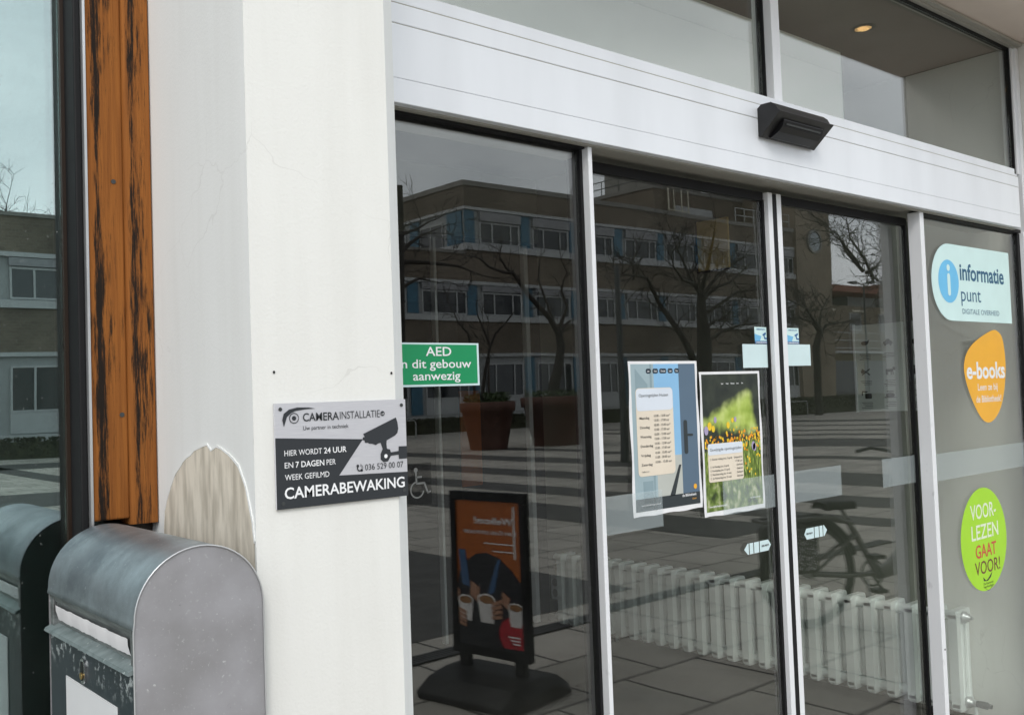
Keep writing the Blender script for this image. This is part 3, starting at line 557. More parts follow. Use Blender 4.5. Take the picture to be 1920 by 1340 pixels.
# sensor above the doors
se = thing('motion_sensor', (2.72, 1.70, .8), 'black plastic motion sensor box fixed on the white fascia', 'sensor')
prof = [(1.7395, .766), (1.7395, .850), (1.726, .860), (1.690, .859), (1.674, .846), (1.664, .826), (1.664, .818), (1.668, .814), (1.730, .766)]
MB().prism(prof, FX, 2.516, 2.800).build('housing', 'black_plastic', se, .005, 3)
MB().prism([(1.656, .824), (1.660, .828), (1.736, .7655), (1.734, .760), (1.730, .760)], FX, 2.510, 2.806).build('visor_lip', 'black_plastic', se, .002)
MB().prism([(1.668, .8085), (1.676, .786), (1.690, .774), (1.720, .760), (1.726, .764), (1.68, .802)], FX, 2.550, 2.765).build('lens_window', 'gloss_black', se, .004)
MB().prism([(1.6715, .797), (1.673, .7925), (1.671, .792), (1.6695, .7965)], FX, 2.565, 2.75).build('lens_ridge', 'dark_steel', se)

# ------------------------------------------------------------------ stickers on the glass
S1 = GY-.0006; S2 = GY-.0012; S3 = GY-.0018
ae = thing('sticker', (1.32, S1, .08), 'green defibrillator notice sticker on the side pane beside the pillar', 'sticker')
MB().poly(rect(1.180, 1.4405, .0285, .1275), FY, S1).build('border', 'sticker_white', ae); MB().poly(rect(1.186, 1.4345, .0335, .1235), FY, S2).build('ground', 'aed_green', ae)
t = MB(); text(t, 'AED', 1.287, 1.359, .0980, FY, S3, .0205, .012); text(t, 'In dit gebouw', 1.2115, 1.416, .0705, FY, S3, .0195, .010); text(t, 'aanwezig', 1.250, 1.383, .0430, FY, S3, .0195, .010); t.build('lettering', 'ink_white', ae)
wc = thing('sticker', (1.26, S1, -.19), 'faint grey wheelchair symbol on the dark side pane', 'sticker')
MB().poly(rect(1.17, 1.292, -.235, -.142), FY, S1).build('clear_backing', 'dark_film', wc)
t = MB(); t.poly(disc(1.2495, -.156, .0052), FY, S2); t.poly(bar((1.2495, -.161), (1.2510, -.186), .0045), FY, S2); t.poly(bar((1.2495, -.172), (1.266, -.172), .004), FY, S2)
t.poly(bar((1.2495, -.186), (1.272, -.186), .0045), FY, S2); t.poly(bar((1.2715, -.185), (1.281, -.209), .0045), FY, S2); t.poly(bar((1.279, -.209), (1.289, -.2055), .004), FY, S2); t.poly(arcband(1.2520, -.2000, .0155, .0190, 100, 350, 26), FY, S2); t.build('symbol', 'faint_grey', wc)

inf = thing('sticker', (4.05, S1, .39), 'pale blue information point sticker, rounded at one end', 'sticker')
pts = [(4.412-.003, .2365), (4.412-.003, .5435)]+[(3.851+.1535*math.cos(R(90+180*i/24)), .390+.1535*math.sin(R(90+180*i/24))) for i in range(25)]
MB().poly(pts[::-1], FY, S1).build('ground', 'pale_cyan', inf)
MB().poly(disc(3.839, .393, .086), FY, S2).build('round_badge', 'info_blue', inf)
t = MB(); t.poly(disc(3.839, .447, .0135), FY, S3); t.poly(rrect(3.8265, 3.8515, .335, .425, .012), FY, S3); t.build('badge_letter', 'pale_cyan', inf)
t = MB(); text(t, 'informatie', 3.938, 4.348, .405, FY, S2, .066, .022); text(t, 'punt', 3.940, 4.118, .318, FY, S2, .060, .0); text(t, 'DIGITALE OVERHEID', 3.945, 4.285, .2665, FY, S2, .021, -.004); t.build('lettering', 'info_navy', inf)

eb = thing('sticker', (4.13, S1, .02), 'orange egg shaped sticker about electronic books on the grey side panel', 'sticker')
ctrl = [(4.252, .203), (4.300, .175), (4.320, .10), (4.316, .02), (4.280, -.08), (4.225, -.145), (4.150, -.178), (4.085, -.170), (4.030, -.130), (3.980, -.07), (3.945, -.01), (3.931, .045), (3.95, .095), (4.00, .135), (4.07, .165), (4.15, .19), (4.21, .204)]
def smooth(c, n=4):
    o = []; k = len(c)
    for i in range(k):
        p0, p1, p2_, p3 = [Vector(c[(i+j) % k]) for j in (-1, 0, 1, 2)]
        for q in range(n):
            u = q/n; o.append(tuple(.5*((2*p1)+(-p0+p2_)*u+(2*p0-5*p1+4*p2_-p3)*u*u+(-p0+3*p1-3*p2_+p3)*u**3)))
    return o
MB().poly(smooth(ctrl), FY, S1).build('ground', 'orange', eb)
t = MB(); text(t, 'e-books', 3.952, 4.308, .005, FY, S2, .066, .028); text(t, 'Leen ze bij', 4.045, 4.228, -.045, FY, S2, .028, .008); text(t, 'de Bibliotheek!', 4.025, 4.258, -.094, FY, S2, .028, .008); t.build('lettering', 'ink_white', eb)

vl = thing('sticker', (4.03, S1, -.645), 'round lime green reading aloud sticker near the radiator end', 'sticker')
MB().poly(disc(4.030, -.646, .207, .207, 48), FY, S1).build('ground', 'lime', vl)
t = MB(); text(t, 'VOOR-', 3.917, 4.148, -.560, FY, S2, .058, .012); text(t, 'LEZEN', 3.917, 4.160, -.642, FY, S2, .058, .012); t.build('pale_lettering', 'pale_green', vl)
t = MB(); text(t, 'GAAT', 3.946, 4.133, -.716, FY, S2, .052, .012); t.build('red_lettering', 'red', vl)
t = MB(); text(t, 'VOOR!', 3.933, 4.160, -.782, FY, S2, .052, .006); t.build('dark_lettering', 'maroon', vl)
t = MB(); t.poly([(4.000, -.795), (4.025, -.812), (4.045, -.806), (4.085, -.783), (4.07, -.803), (4.040, -.815), (4.005, -.812)], FY, S2); text(t, 'De Nationale', 4.002, 4.090, -.8275, FY, S2, .0085); text(t, 'Voorleesdagen', 4.000, 4.092, -.8400, FY, S2, .0085)
t.poly(arcband(4.046, -.815, .0375, .039, 215, 325, 12), FY, S2); t.build('emblem', 'ink', vl)

# frosted safety bands
def frost(x0, x1, y, label): return tag(MB().poly(rect(x0, x1, -.382, -.279), FY, y).build('frosted_band', 'frost'), label, 'window film', 'frosted safety bands on the glass')
dS1 = DY-.0006
frost(1.829, 2.125, DY-.0050, 'frosted film band over the lower corner of the poster with the opening hours card')
frost(2.402, 2.668, DY-.0050, 'frosted film band over the bottom of the flower poster')
frost(2.757, 3.069, dS1, 'frosted film band above the bicycle reflection, next to the door stile')
frost(3.348, 3.591, dS1, 'frosted film band below the pictogram panel, before the far post')
frost(3.603, 4.487, GY-.0006, 'long frosted film band on the grey side panel between orange and lime stickers')

# blue camera stickers and blanks on the door leaves
def blue(x0, x1, f0, f1, label):
    b = thing('sticker', ((x0+x1)/2, dS1, .165), label, 'sticker', 'blue camera stickers on the doors'); X = lambda u: x0+(x1-x0)*u
    MB().poly(rect(x0, x1, .139, .192), FY, dS1).build('ground', 'pale_cyan', b)
    t = MB(); t.poly([(x0, .170), (X(.55), .163), (X(.42), .148), (x1, .148), (x1, .147), (x0, .147)], FY, dS1-.0005); t.build('beam_print', 'sticker_blue', b)
    t = MB(); t.poly(rect(x0, x1, .139, .1475), FY, dS1-.0008); text(t, 'CAMERAINSTALLATIE', X(.16), X(.85), .183, FY, dS1-.0008, .0042, .02); t.poly([(X(.62), .168), (X(.90), .176), (X(.92), .170), (X(.80), .165), (X(.86), .158), (X(1), .158), (X(1), .153), (X(.78), .154), (X(.74), .163)], FY, dS1-.0008); t.build('navy_print', 'sticker_navy', b)
    t = MB(); text(t, 'CAMERABEWAKING', X(.06), X(.96), .1405, FY, dS1-.0011, .0050, .02); t.build('lettering', 'ink_white', b)
blue(2.604, 2.669, 0, 1, 'small blue camera sticker above the blank white sticker, on the leaf with posters')
blue(2.779, 2.851, 0, 1, 'small blue camera sticker above the blank white sticker, on the leaf without posters')
tag(MB().poly(rect(2.537, 2.6688, .0625, .137), FY, dS1-.0002).build('blank_sticker', 'sticker_white'), 'blank pale sticker above the flower poster', 'sticker', 'blank pale stickers on the doors')
tag(MB().poly(rect(2.7565, 2.915, .067, .138), FY, dS1-.0002).build('blank_sticker', 'sticker_white'), 'blank pale sticker on the leaf without posters', 'sticker', 'blank pale stickers on the doors')
def arrow(x0, x1, z0, z1, tipl, label):
    a = thing('sticker', ((x0+x1)/2, dS1, z0), label, 'sticker', 'arrow stickers on the doors'); w_ = x1-x0; zc_ = (z0+z1)/2; X = lambda u: (x0+w_*u) if tipl else (x1-w_*u)
    t = MB(); t.poly([(X(0), zc_), (X(.13), z0), (X(.17), z0), (X(.17), z1), (X(.13), z1)], FY, dS1)
    t.poly([(X(.20), z0), (X(.335), z0), (X(.335), z1), (X(.20), z1)], FY, dS1); t.poly([(X(.365), z0), (X(.55), z0), (X(.55), z1), (X(.365), z1)], FY, dS1)
    t.poly([(X(.58), z0), (X(.9), z0), (X(1), zc_), (X(.9), z1), (X(.58), z1)], FY, dS1); t.build('arrow_pieces', 'sticker_white', a)
    t = MB(); q = sorted((X(.64), X(.92))); text(t, 'ASSA ABLOY', q[0], q[1], zc_-.002, FY, dS1-.0006, .0055, .04); t.build('lettering', 'ink', a)
arrow(2.500, 2.640, -.515, -.481, True, 'pale arrow sticker pointing away from the door gap, under the flower poster')
arrow(2.828, 2.965, -.508, -.472, False, 'pale arrow sticker on the leaf without posters, over the bicycle reflection')

# posters taped to the left leaf, under the safety film
PB = DY-.0008
def sheet(x0, x1, z0, z1, y, tilt=0., n=14, amp=.0025):
    """paper with slightly wavy edges"""
    pts = []
    for i in range(n+1): pts.append((x0+(x1-x0)*i/n, z0+.0015*math.sin(i*1.1)+tilt*i/n))
    for i in range(1, n): pts.append((x1+amp*math.sin(i*.9+1), z0+tilt+(z1-z0)*i/n))
    for i in range(n+1): pts.append((x1-(x1-x0)*i/n, z1+tilt*(1-i/n)))
    for i in range(1, n): pts.append((x0+amp*math.sin(i*.9), z1-(z1-z0)*i/n))
    return pts
po = thing('poster', (2.16, PB, -.13), 'paper poster with a cream opening hours card and blue door picture', 'poster', 'paper posters on the door')
x0, x1, z0, z1 = 2.008, 2.308, -.348, .085
MB().poly(sheet(x0, x1, z0, z1, 0), FY, PB).build('paper', 'paper', po)
q1, q2, q3, q4, q5 = [PB-.0004*i for i in range(1, 6)]
def pa(u0, u1, v0, v1): return rect(x0+.010+(x1-x0-.020)*u0, x0+.010+(x1-x0-.020)*u1, z0+.014+(z1-z0-.022)*v0, z0+.014+(z1-z0-.022)*v1)
def pu(u, v): return (x0+.010+(x1-x0-.020)*u, z0+.014+(z1-z0-.022)*v)
pic = MB().poly(pa(0, .34, 0, 1), FY, q1).build('pale_door_print', 'p_frame', po)
t = MB(); t.poly([pu(.06, .80), pu(.24, .78), pu(.24, .86), pu(.06, .97)], FY, q2); t.poly(pa(.28, .31, 0, 1), FY, q2); t.poly(pa(.12, .27, .02, .20), FY, q2); t.build('panel_shadow_print', 'p_frame_shade', po)
MB().poly(pa(.34, .73, .36, 1), FY, q1).build('sky_print', 'p_sky', po)
MB().poly(pa(.34, .73, .0, .36), FY, q1).build('floor_print', 'p_floor', po)
MB().poly(pa(.73, 1, 0, 1), FY, q1).build('blue_door_print', 'p_door', po)
t = MB(); t.poly(pa(0, 1, 0, .085), FY, q2); t.poly([pu(.52, .08), pu(.60, .08), pu(.715, .29), pu(.68, .29)], FY, q2); t.poly(rrect(*[pu(u, 0)[0] for u in (.775, .835)], pu(0, .36)[1], pu(0, .60)[1], .007), FY, q3); t.poly(bar(pu(.80, .495), pu(.92, .492), .006), FY, q4); t.build('dark_print', 'p_dark', po)
t = MB(); t.poly(rrect(*[pu(u, 0)[0] for u in (.055, .62)], pu(0, .235)[1], pu(0, .835)[1], .013), FY, q3); t.build('card', 'p_card', po)
MB().poly(rrect(*[pu(u, 0)[0] for u in (.06, .615)], pu(0, .68)[1], pu(0, .831)[1], .012), FY, q4).build('card_header', 'p_card_top', po)
t = MB(); text(t, 'Openingstijden Huizen', pu(.10, 0)[0], pu(.545, 0)[0], pu(0, .775)[1], FY, q5, .0085)
rows = [('Maandag', '10.00 - 13.00 uur*', '13.00 - 17.00 uur'), ('Dinsdag', '10.00 - 13.00 uur*', '13.00 - 17.00 uur'), ('Woensdag', '10.00 - 13.00 uur*', '13.00 - 17.00 uur'), ('Donderdag', '10.00 - 12.00 uur*', '13.00 - 17.00 uur'), ('Vrijdag', '10.00 - 13.00 uur*', '13.00 - 20.00 uur'), ('Zaterdag', '10.00 - 15.00 uur', None)]
for i, (a, b, c_) in enumerate(rows):
    v = .635-.0635*i; wd = len(a)/9*.185
    text(t, a, pu(.10, 0)[0], pu(.10+wd, 0)[0], pu(0, v-.012)[1], FY, q5, .0066, .006); text(t, b, pu(.315, 0)[0], pu(.565, 0)[0], pu(0, v)[1], FY, q5, .0064, .004)
    if c_: text(t, c_, pu(.315, 0)[0], pu(.55, 0)[0], pu(0, v-.031)[1], FY, q5, .0064, .004)
text(t, '*selfservice', pu(.10, 0)[0], pu(.21, 0)[0], pu(0, .262)[1], FY, q5, .0042); t.build('dark_lettering', 'ink', po)
t = MB()
pill = [(.225, .30), (.325, .41), (.43, .54), (.56, .64), (.665, .74)]
for u0, u1 in pill: t.poly(rrect(pu(u0, 0)[0], pu(u1, 0)[0], pu(0, .934)[1], pu(0, .968)[1], .006), FY, q2)
t.build('pills', 'p_pill', po)
t = MB()
for (u0, u1), s_ in zip(pill, ('Leer', 'Vraag', 'Ontmoet', 'Lees', 'Doe')): text(t, s_, pu(u0+.02, 0)[0], pu(u1-.02, 0)[0], pu(0, .945)[1], FY, q3, .0050, .02)
text(t, 'de Bibliotheek', pu(.71, 0)[0], pu(.94, 0)[0], pu(0, .062)[1], FY, q3, .0075, .02); text(t, 'www.bibliotheekgooiplus.nl', pu(.08, 0)[0], pu(.37, 0)[0], pu(0, .035)[1], FY, q3, .0042, .01); t.build('white_lettering', 'ink_white', po)
t = MB(); t.poly(disc(*pu(.925, .125), .0075), FY, q3); text(t, 'Gooi+', pu(.87, 0)[0], pu(.94, 0)[0], pu(0, .035)[1], FY, q3, .0048, .01); t.build('orange_logo', 'orange', po)

po = thing('poster', (2.47, PB, -.16), 'paper poster with spring flowers and a changed hours card', 'poster', 'paper posters on the door')
x0, x1, z0, z1 = 2.317, 2.619, -.380, .052
MB().poly(sheet(x0, x1, z0, z1, 0), FY, PB+.0003).build('paper', 'paper', po)
MB().poly(pa(0, 1, 0, 1), FY, q1).build('garden_picture', 'garden_print', po)
rng = random.Random(11); of, yf, lf = MB(), MB(), MB()
for i in range(150):
    u = rng.random(); v = .49+rng.gauss(0, .04)+(.06*u if i % 2 else 0); r_ = rng.uniform(.0018, .0045)
    if v > .60 and u > .6: continue
    (of if rng.random() < .5 else yf).poly(disc(*pu(min(max(u, .02), .98), v), r_, r_*1.35, 9), FY, q3-.00003*(i % 5))
for i in range(30):
    u = rng.random(); v = rng.uniform(.22, .40); (yf if rng.random() < .6 else of).poly(disc(*pu(min(max(u, .03), .97), v), .003, .0042, 8), FY, q3-.00003*(i % 5))
for u, v, r_ in ((.10, .62, .010), (.16, .60, .008), (.42, .62, .008), (.50, .655, .006)): yf.poly(disc(*pu(u, v), r_, r_*1.3, 12), FY, q3-.0002)
for u, v, r_ in ((.86, .45, .010), (.88, .44, .009), (.04, .59, .010), (.55, .66, .006), (.20, .665, .007)): lf.poly(disc(*pu(u, v), r_, r_*1.4, 12), FY, q3-.00025)
of.build('orange_flower_print', 'orange_flower', po); yf.build('yellow_flower_print', 'yellow_flower', po); lf.build('lilac_flower_print', 'lilac', po)
t = MB(); t.poly(rrect(*[pu(u, 0)[0] for u in (.05, .66)], pu(0, .212)[1], pu(0, .492)[1], .008), FY, q4); t.build('card', 'p_card', po)
MB().poly(rrect(*[pu(u, 0)[0] for u in (.052, .658)], pu(0, .41)[1], pu(0, .490)[1], .007), FY, q5).build('card_header', 'p_card_top', po)
q6 = q5-.0003; t = MB(); text(t, 'Gewijzigde openingstijden', pu(.085, 0)[0], pu(.635, 0)[0], pu(0, .438)[1], FY, q6, .0085)
for i, (a, b) in enumerate([('Goede vrijdag (vrij. 3 april)', 'Geopend tot'), ('', '17.00 uur'), ('2e Paasdag (ma. 6 april)', 'Gesloten'), ('Koningsdag (ma. 27 april)', 'Gesloten'), ('Hemelvaartsdag (do. 14 mei)', 'Gesloten'), ('2e Pinksterdag (ma. 25 mei)', 'Gesloten')]):
    v = .372-.0278*i
    if a: text(t, a, pu(.115, 0)[0], pu(.115+.345*len(a)/29, 0)[0], pu(0, v)[1], FY, q6, .0055, .004); t.poly(arcband(*pu(.09, v+.006), .0024, .003, 0, 360, 8)[:-1], FY, q6)
    text(t, b, pu(.645-.15*len(b)/11, 0)[0], pu(.645, 0)[0], pu(0, v)[1], FY, q6, .0055, .004)
t.build('dark_lettering', 'ink', po)
t = MB()
for u, s_ in ((.33, 'Leer'), (.41, 'Vraag'), (.495, 'Ontmoet'), (.60, 'Lees'), (.69, 'Doe')): text(t, s_, pu(u, 0)[0], pu(u+.01*len(s_), 0)[0], pu(0, .925)[1], FY, q3, .0045, .02)
text(t, 'www.bibliotheekgooiplus.nl', pu(.04, 0)[0], pu(.34, 0)[0], pu(0, .03)[1], FY, q4, .0055, .02); text(t, 'de Bibliotheek', pu(.76, 0)[0], pu(.95, 0)[0], pu(0, .055)[1], FY, q4, .005, .01); t.build('white_lettering', 'ink_white', po)

# ------------------------------------------------------------------ vestibule
iw = thing('interior_wall', (4.6, 3.3, -1.55), 'grey vestibule wall behind the long radiator', 'wall'); MB().box(4.58, 4.68, 2.302, 5.03, -1.55, 1.6).build('wall', 'inner_wall', iw); MB().box(4.5715, 4.68, 1.84, 2.3005, -1.55, 1.6).build('wall_return', 'inner_wall', iw)
MB().box(4.566, 4.5795, 2.31, 5.03, -1.55, -1.50).build('skirting', 'alu_grey', iw)
struct(MB().box(.70, 9.2, 1.853, 12, -1.6, -1.549).build('vestibule_floor', 'inner_floor'))
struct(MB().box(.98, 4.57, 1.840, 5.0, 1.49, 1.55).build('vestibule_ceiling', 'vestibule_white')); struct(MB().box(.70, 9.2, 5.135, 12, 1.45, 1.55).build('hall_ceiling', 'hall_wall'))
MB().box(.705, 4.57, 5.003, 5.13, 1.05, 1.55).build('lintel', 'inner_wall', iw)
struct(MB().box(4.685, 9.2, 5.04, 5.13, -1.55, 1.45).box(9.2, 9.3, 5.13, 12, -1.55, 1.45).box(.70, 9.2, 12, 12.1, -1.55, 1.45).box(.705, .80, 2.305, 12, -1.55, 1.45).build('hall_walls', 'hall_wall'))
bh = thing('bulkhead', (2.3, 2.2, 1.1), 'white interior bulkhead board seen through the transom windows', 'bulkhead')
MB().box(.82, 3.81, 2.20, 2.29, .80, 1.3285).box(.82, 3.81, 2.20, 2.29, 1.3305, 1.424).build('board', 'bulkhead_white', bh)
MB().box(.82, 3.808, 2.205, 2.285, 1.328, 1.331).build('joint', 'alu_grey', bh)
# radiator: 26 sections in a row along the wall
rd = thing('radiator', (4.33, 3.3, -1.45), 'long white column radiator of many sections along the vestibule wall', 'radiator')
RX0, RX1, RZ0, RZ1 = 4.399, 4.544, -1.4995, -1.0446
def section(y):
    t = MB(); w_ = .017
    for xx in (RX0+.017, (RX0+RX1)/2, RX1-.017):
        t.tube([(xx, y, RZ0+.02), (xx, y, RZ1-.02)], .0165, 10)
    t.prism(rrect(RX0, RX1, RZ1-.052, RZ1, .018, 5), FY, y-.016, y+.016); t.prism(rrect(RX0, RX1, RZ0, RZ0+.052, .018, 5), FY, y-.016, y+.016)
    t.prism(rrect(RX0, RX0+.036, RZ0+.01, RZ1-.01, .010, 4), FY, y-.021, y+.021)
    t.tube([((RX0+RX1)/2, y, RZ1-.036), ((RX0+RX1)/2, y+.103, RZ1-.036)], .024, 14); t.tube([((RX0+RX1)/2, y, RZ0+.036), ((RX0+RX1)/2, y+.103, RZ0+.036)], .024, 14)
    return t
s0 = section(2.130).build('section', 'radiator_white', rd, .006, 2)
for i in range(1, 26): dup(s0, rd, (0, .10415*i, 0))
t = MB(); xc = (RX0+RX1)/2; t.lathe([(.026, 0), (.026, -.016), (.018, -.018), (.018, -.03), (.009, -.032), (.009, -.046)], (xc, 2.115, RZ1-.036), 18, axis=1); t.build('end_plug', 'edge_metal', rd)
t = MB(); t.lathe([(.024, 0), (.024, -.018), (.016, -.02), (.016, -.045)], (xc, 2.115, RZ0+.036), 18, axis=1); t.build('union_nut', 'edge_metal', rd)
t = MB(); t.lathe([(.013, 0), (.016, -.02), (.016, -.05), (.010, -.052), (.010, -.068)], (xc, 2.072, RZ0+.036), 14, axis=1); t.build('valve', 'dark_steel', rd)
t = MB(); t.tube([(xc, 2.075, RZ0+.03), (xc, 2.075, -1.549)], .008, 8); t.tube([(xc, 3.0, RZ0+.01), (xc, 3.0, -1.549)], .010, 8); t.tube([(xc, 4.3, RZ0+.01), (xc, 4.3, -1.549)], .010, 8); t.build('pipe', 'radiator_white', rd)
th = thing('thermostat_knob', (4.40, 4.70, -1.1), 'round cream radiator valve knob near the far radiator end', 'knob'); MB().lathe([(.038, 0), (.042, -.02), (.036, -.05), (.012, -.055)], (4.58, 4.89, -1.171), 18, axis=0).build('knob', 'cream_plastic', th)
so_ = thing('wall_socket', (4.41, 4.78, -1.27), 'double white wall socket below the cream knob', 'socket'); t = MB(); t.box(4.568, 4.5795, 4.92, 5.0, -1.395, -1.235); t.build('plate', 'label_white', so_, .003)
t = MB(); t.lathe([(.027, 0), (.027, .001)], (4.567, 4.96, -1.28), 14, axis=0); t.lathe([(.027, 0), (.027, .001)], (4.567, 4.96, -1.35), 14, axis=0); t.build('outlet_well', 'alu_grey', so_)
# pictogram board
pb = thing('pictogram_panel', (4.40, 2.38, .08), 'glossy grey panel of house rule pictograms on the vestibule wall', 'notice board')
MB().box(4.558, 4.566, 2.25, 2.632, -.140, .295).build('panel', 'acrylic', pb); MB().box(4.552, 4.568, 2.6325, 2.641, -.145, .300).build('edge_profile', 'white_alu', pb)
PX = lambda a, b, h: (h, a, b)
t = MB(); hx = 4.5574
ys = (2.580, 2.455, 2.330); zs = (.202, .057, -.057)
def at_(i, j): return ys[i], zs[j]
y, z = at_(0, 0); t.poly(disc(y, z, .019, .011, 14), PX, hx); t.poly([(y-.01, z+.008), (y-.028, z+.018), (y-.02, z-.002)], PX, hx)
y, z = at_(1, 0); t.poly(rrect(y-.024, y+.024, z-.012, z+.003, .005), PX, hx); t.poly([(y-.014, z+.003), (y+.014, z+.003), (y+.008, z+.014), (y-.008, z+.014)], PX, hx); t.poly(disc(y-.014, z-.013, .006, n=10), PX, hx); t.poly(disc(y+.014, z-.013, .006, n=10), PX, hx)
y, z = at_(2, 0); t.poly(bar((y+.016, z-.018), (y+.016, z+.018), .005), PX, hx); t.poly(rect(y+.010, y+.022, z+.004, z+.018), PX, hx); t.poly(rrect(y-.020, y-.002, z-.018, z+.006, .004), PX, hx); t.poly(bar((y-.010, z+.006), (y-.014, z+.020), .003), PX, hx)
y, z = at_(0, 1); t.poly(bar((y-.022, z-.015), (y+.022, z+.015), .006), PX, hx); t.poly(bar((y-.022, z+.015), (y+.022, z-.015), .006), PX, hx-.0003); t.poly(disc(y+.018, z+.002, .009, n=12), PX, hx-.0006)
y, z = at_(1, 1); t.poly(rrect(y-.022, y+.018, z-.004, z+.010, .004), PX, hx); [t.poly(rect(y+q, y+q+.005, z-.018, z-.004), PX, hx) for q in (-.022, -.012, .006, .013)]; t.poly(rrect(y-.032, y-.018, z+.004, z+.020, .004), PX, hx-.0003)
y, z = at_(2, 1); t.poly(disc(y-.004, z+.018, .006, n=12), PX, hx); t.poly(rrect(y-.011, y+.003, z-.020, z+.011, .003), PX, hx); t.poly(rect(y+.012, y+.024, z-.020, z-.002), PX, hx); t.poly(bar((y, z+.006), (y+.016, z+.002), .004), PX, hx-.0003)
y, z = at_(0, 2); t.poly(rrect(y-.026, y+.010, z-.020, z+.006, .004), PX, hx); t.poly(bar((y-.004, z+.014), (y+.026, z+.016), .006), PX, hx); t.poly(bar((y+.024, z+.016), (y+.026, z-.004), .006), PX, hx)
y, z = at_(1, 2); t.poly(disc(y, z-.004, .024, .012, 16), PX, hx); t.poly(rect(y-.030, y+.030, z-.018, z-.013), PX, hx); t.poly(bar((y-.018, z+.014), (y+.018, z+.014), .004), PX, hx)
y, z = at_(2, 2); t.poly(arcband(y+.004, z+.004, .015, .018, 0, 360, 24)[:-1], PX, hx); t.poly(disc(y+.010, z+.009, .0022, n=8), PX, hx); t.poly(disc(y-.002, z+.009, .0022, n=8), PX, hx); t.poly(arcband(y+.004, z+.004, .008, .010, 200, 340, 10), PX, hx); t.poly(rect(y-.026, y-.012, z-.018, z-.008), PX, hx)
for i in range(3):
    for j, z in enumerate((.145, .01, -.098)):
        for k in range(4 if (i+j) % 2 == 0 else 3): t.poly(rect(ys[i]-.030, ys[i]+.030-.008*((i+k) % 3), z-.0085*k, z-.0085*k+.0025), PX, hx)
t.build('pictograms', 'ink', pb)
hb = thing('framed_picture', (4.41, 3.38, .8), 'small golden picture hanging on the vestibule wall above the door leaf', 'picture'); MB().box(4.564, 4.5795, 3.394, 3.611, .689, .979).build('panel', 'gold', hb); MB().prism([(3.390, .679), (3.618, .679), (3.618, .985), (3.612, .985), (3.612, .688), (3.390, .688)], FX, 4.558, 4.5795).build('frame', 'rubber', hb)
for x, y in ((4.77, 6.32), (5.08, 6.34)):
    t = MB(); t.lathe([(.030, 0), (.036, .010)], (x, y, 1.436), 18); o = t.build('ceiling_lamp', 'lamp_yellow')
    tag(o, 'lit round ceiling lamp in the dark hall, %s' % ('over the corner window reflection' if x < 5 else 'nearer the open window reflection'), 'lamp', 'lit lamps in the hall ceiling')
# inner glazed screen
gs = thing('glass_screen', (4, 5.3, -1.55), 'dim inner glass screen with slim uprights deep in the hall', 'screen')
for x, w_ in ((3.70, .018), (4.47, .035), (4.75, .018)): MB().box(x, x+w_, 5.05, 5.09, -1.549, 1.04).build('upright', 'white_alu', gs)
ps = thing('framed_picture', (4.2, 5.5, -.2), 'orange notice standing behind the glass screen', 'picture'); MB().box(4.18, 4.36, 5.45, 5.46, -.62, .05).build('panel', 'poster_orange', ps)

# ------------------------------------------------------------------ square behind the viewer (seen mirrored in the glass)
YR = 3.65
# poster stand
ps = thing('poster_stand', (3.25, -.40, -1.55), 'black pavement poster stand with an orange coffee poster and water base', 'poster stand')
ex_ = Vector((.17, .985, 0)); nx_ = Vector((-.985, .17, 0)); oc = Vector((3.253, -.43, 0))     # along the panel, and its face towards the door
def SP(a, b, h): q = oc+ex_*a+nx_*h; return (q.x, q.y, b)
def sbox(t, a0, a1, h0, h1, b0, b1): t.prism(rect(a0, a1, b0, b1), SP, h0, h1)
hw_, zb, zt = .262, -1.36, -.503
t = MB(); sbox(t, -hw_, hw_, -.022, .018, zb+.045, zb); sbox(t, -hw_, hw_, -.022, .018, zt-.045, zt); sbox(t, -hw_, -hw_+.038, -.022, .018, zb+.0455, zt-.0455); sbox(t, hw_-.038, hw_, -.022, .018, zb+.0455, zt-.0455); t.build('frame', 'rubber', ps, .003)
def SQ(a, b, h): return SP(-a, b, h)      # print reads from the door side
t = MB(); t.poly(rect(-hw_+.037, hw_-.037, zb+.044, zt-.044), SQ, .010); t.build('poster_ground', 'poster_orange', ps)
def spu(u, v): return (-hw_+.038+(2*hw_-.076)*u, zb+.045+(zt-zb-.09)*v)   # u=0 is the end nearest the square
t = MB(); t.poly([spu(0, 0), spu(1, 0), spu(1, .40), spu(.97, .50), spu(.85, .58), spu(.70, .635), spu(.52, .65), spu(.33, .62), spu(.15, .55), spu(0, .46)], SQ, .0115); t.build('dark_print', 'poster_black', ps)
t = MB(); t.poly([spu(0, .02), spu(.30, .02), spu(.36, .08), spu(.36, .14), spu(.30, .20), spu(.18, .235), spu(.08, .225), spu(0, .19)], SQ, .0135); t.build('red_print', 'poster_red', ps)
def cup(u, v, r_, c1, c2, c3):
    a, b = spu(u, v); c1.poly([(a-r_, b), (a+r_, b), (a+r_*.72, b-r_*2.0), (a-r_*.72, b-r_*2.0)], SQ, .0142); c1.poly(disc(a, b, r_, r_*.5, 20), SQ, .0150); c2.poly(disc(a, b-.001, r_*.82, r_*.36, 18), SQ, .0156)
    c3.poly([(a+r_*.9, b-r_*.4), (a+r_*1.9, b+r_*.2), (a+r_*1.7, b+r_*1.5), (a+r_*.7, b+r_*.9)], SQ, .0138)
c1, c2, c3 = MB(), MB(), MB(); cup(.54, .33, .062, c1, c2, c3); cup(.87, .31, .055, c1, c2, c3); cup(.10, .30, .05, c1, c2, c3)
for i in range(4): c3.poly(bar(spu(.30, .33-.035*i), spu(.46, .30-.03*i), .020), SQ, .0158)
for i in range(4): c3.poly(bar(spu(.98, .24-.03*i), spu(.86, .22-.03*i), .018), SQ, .0158)
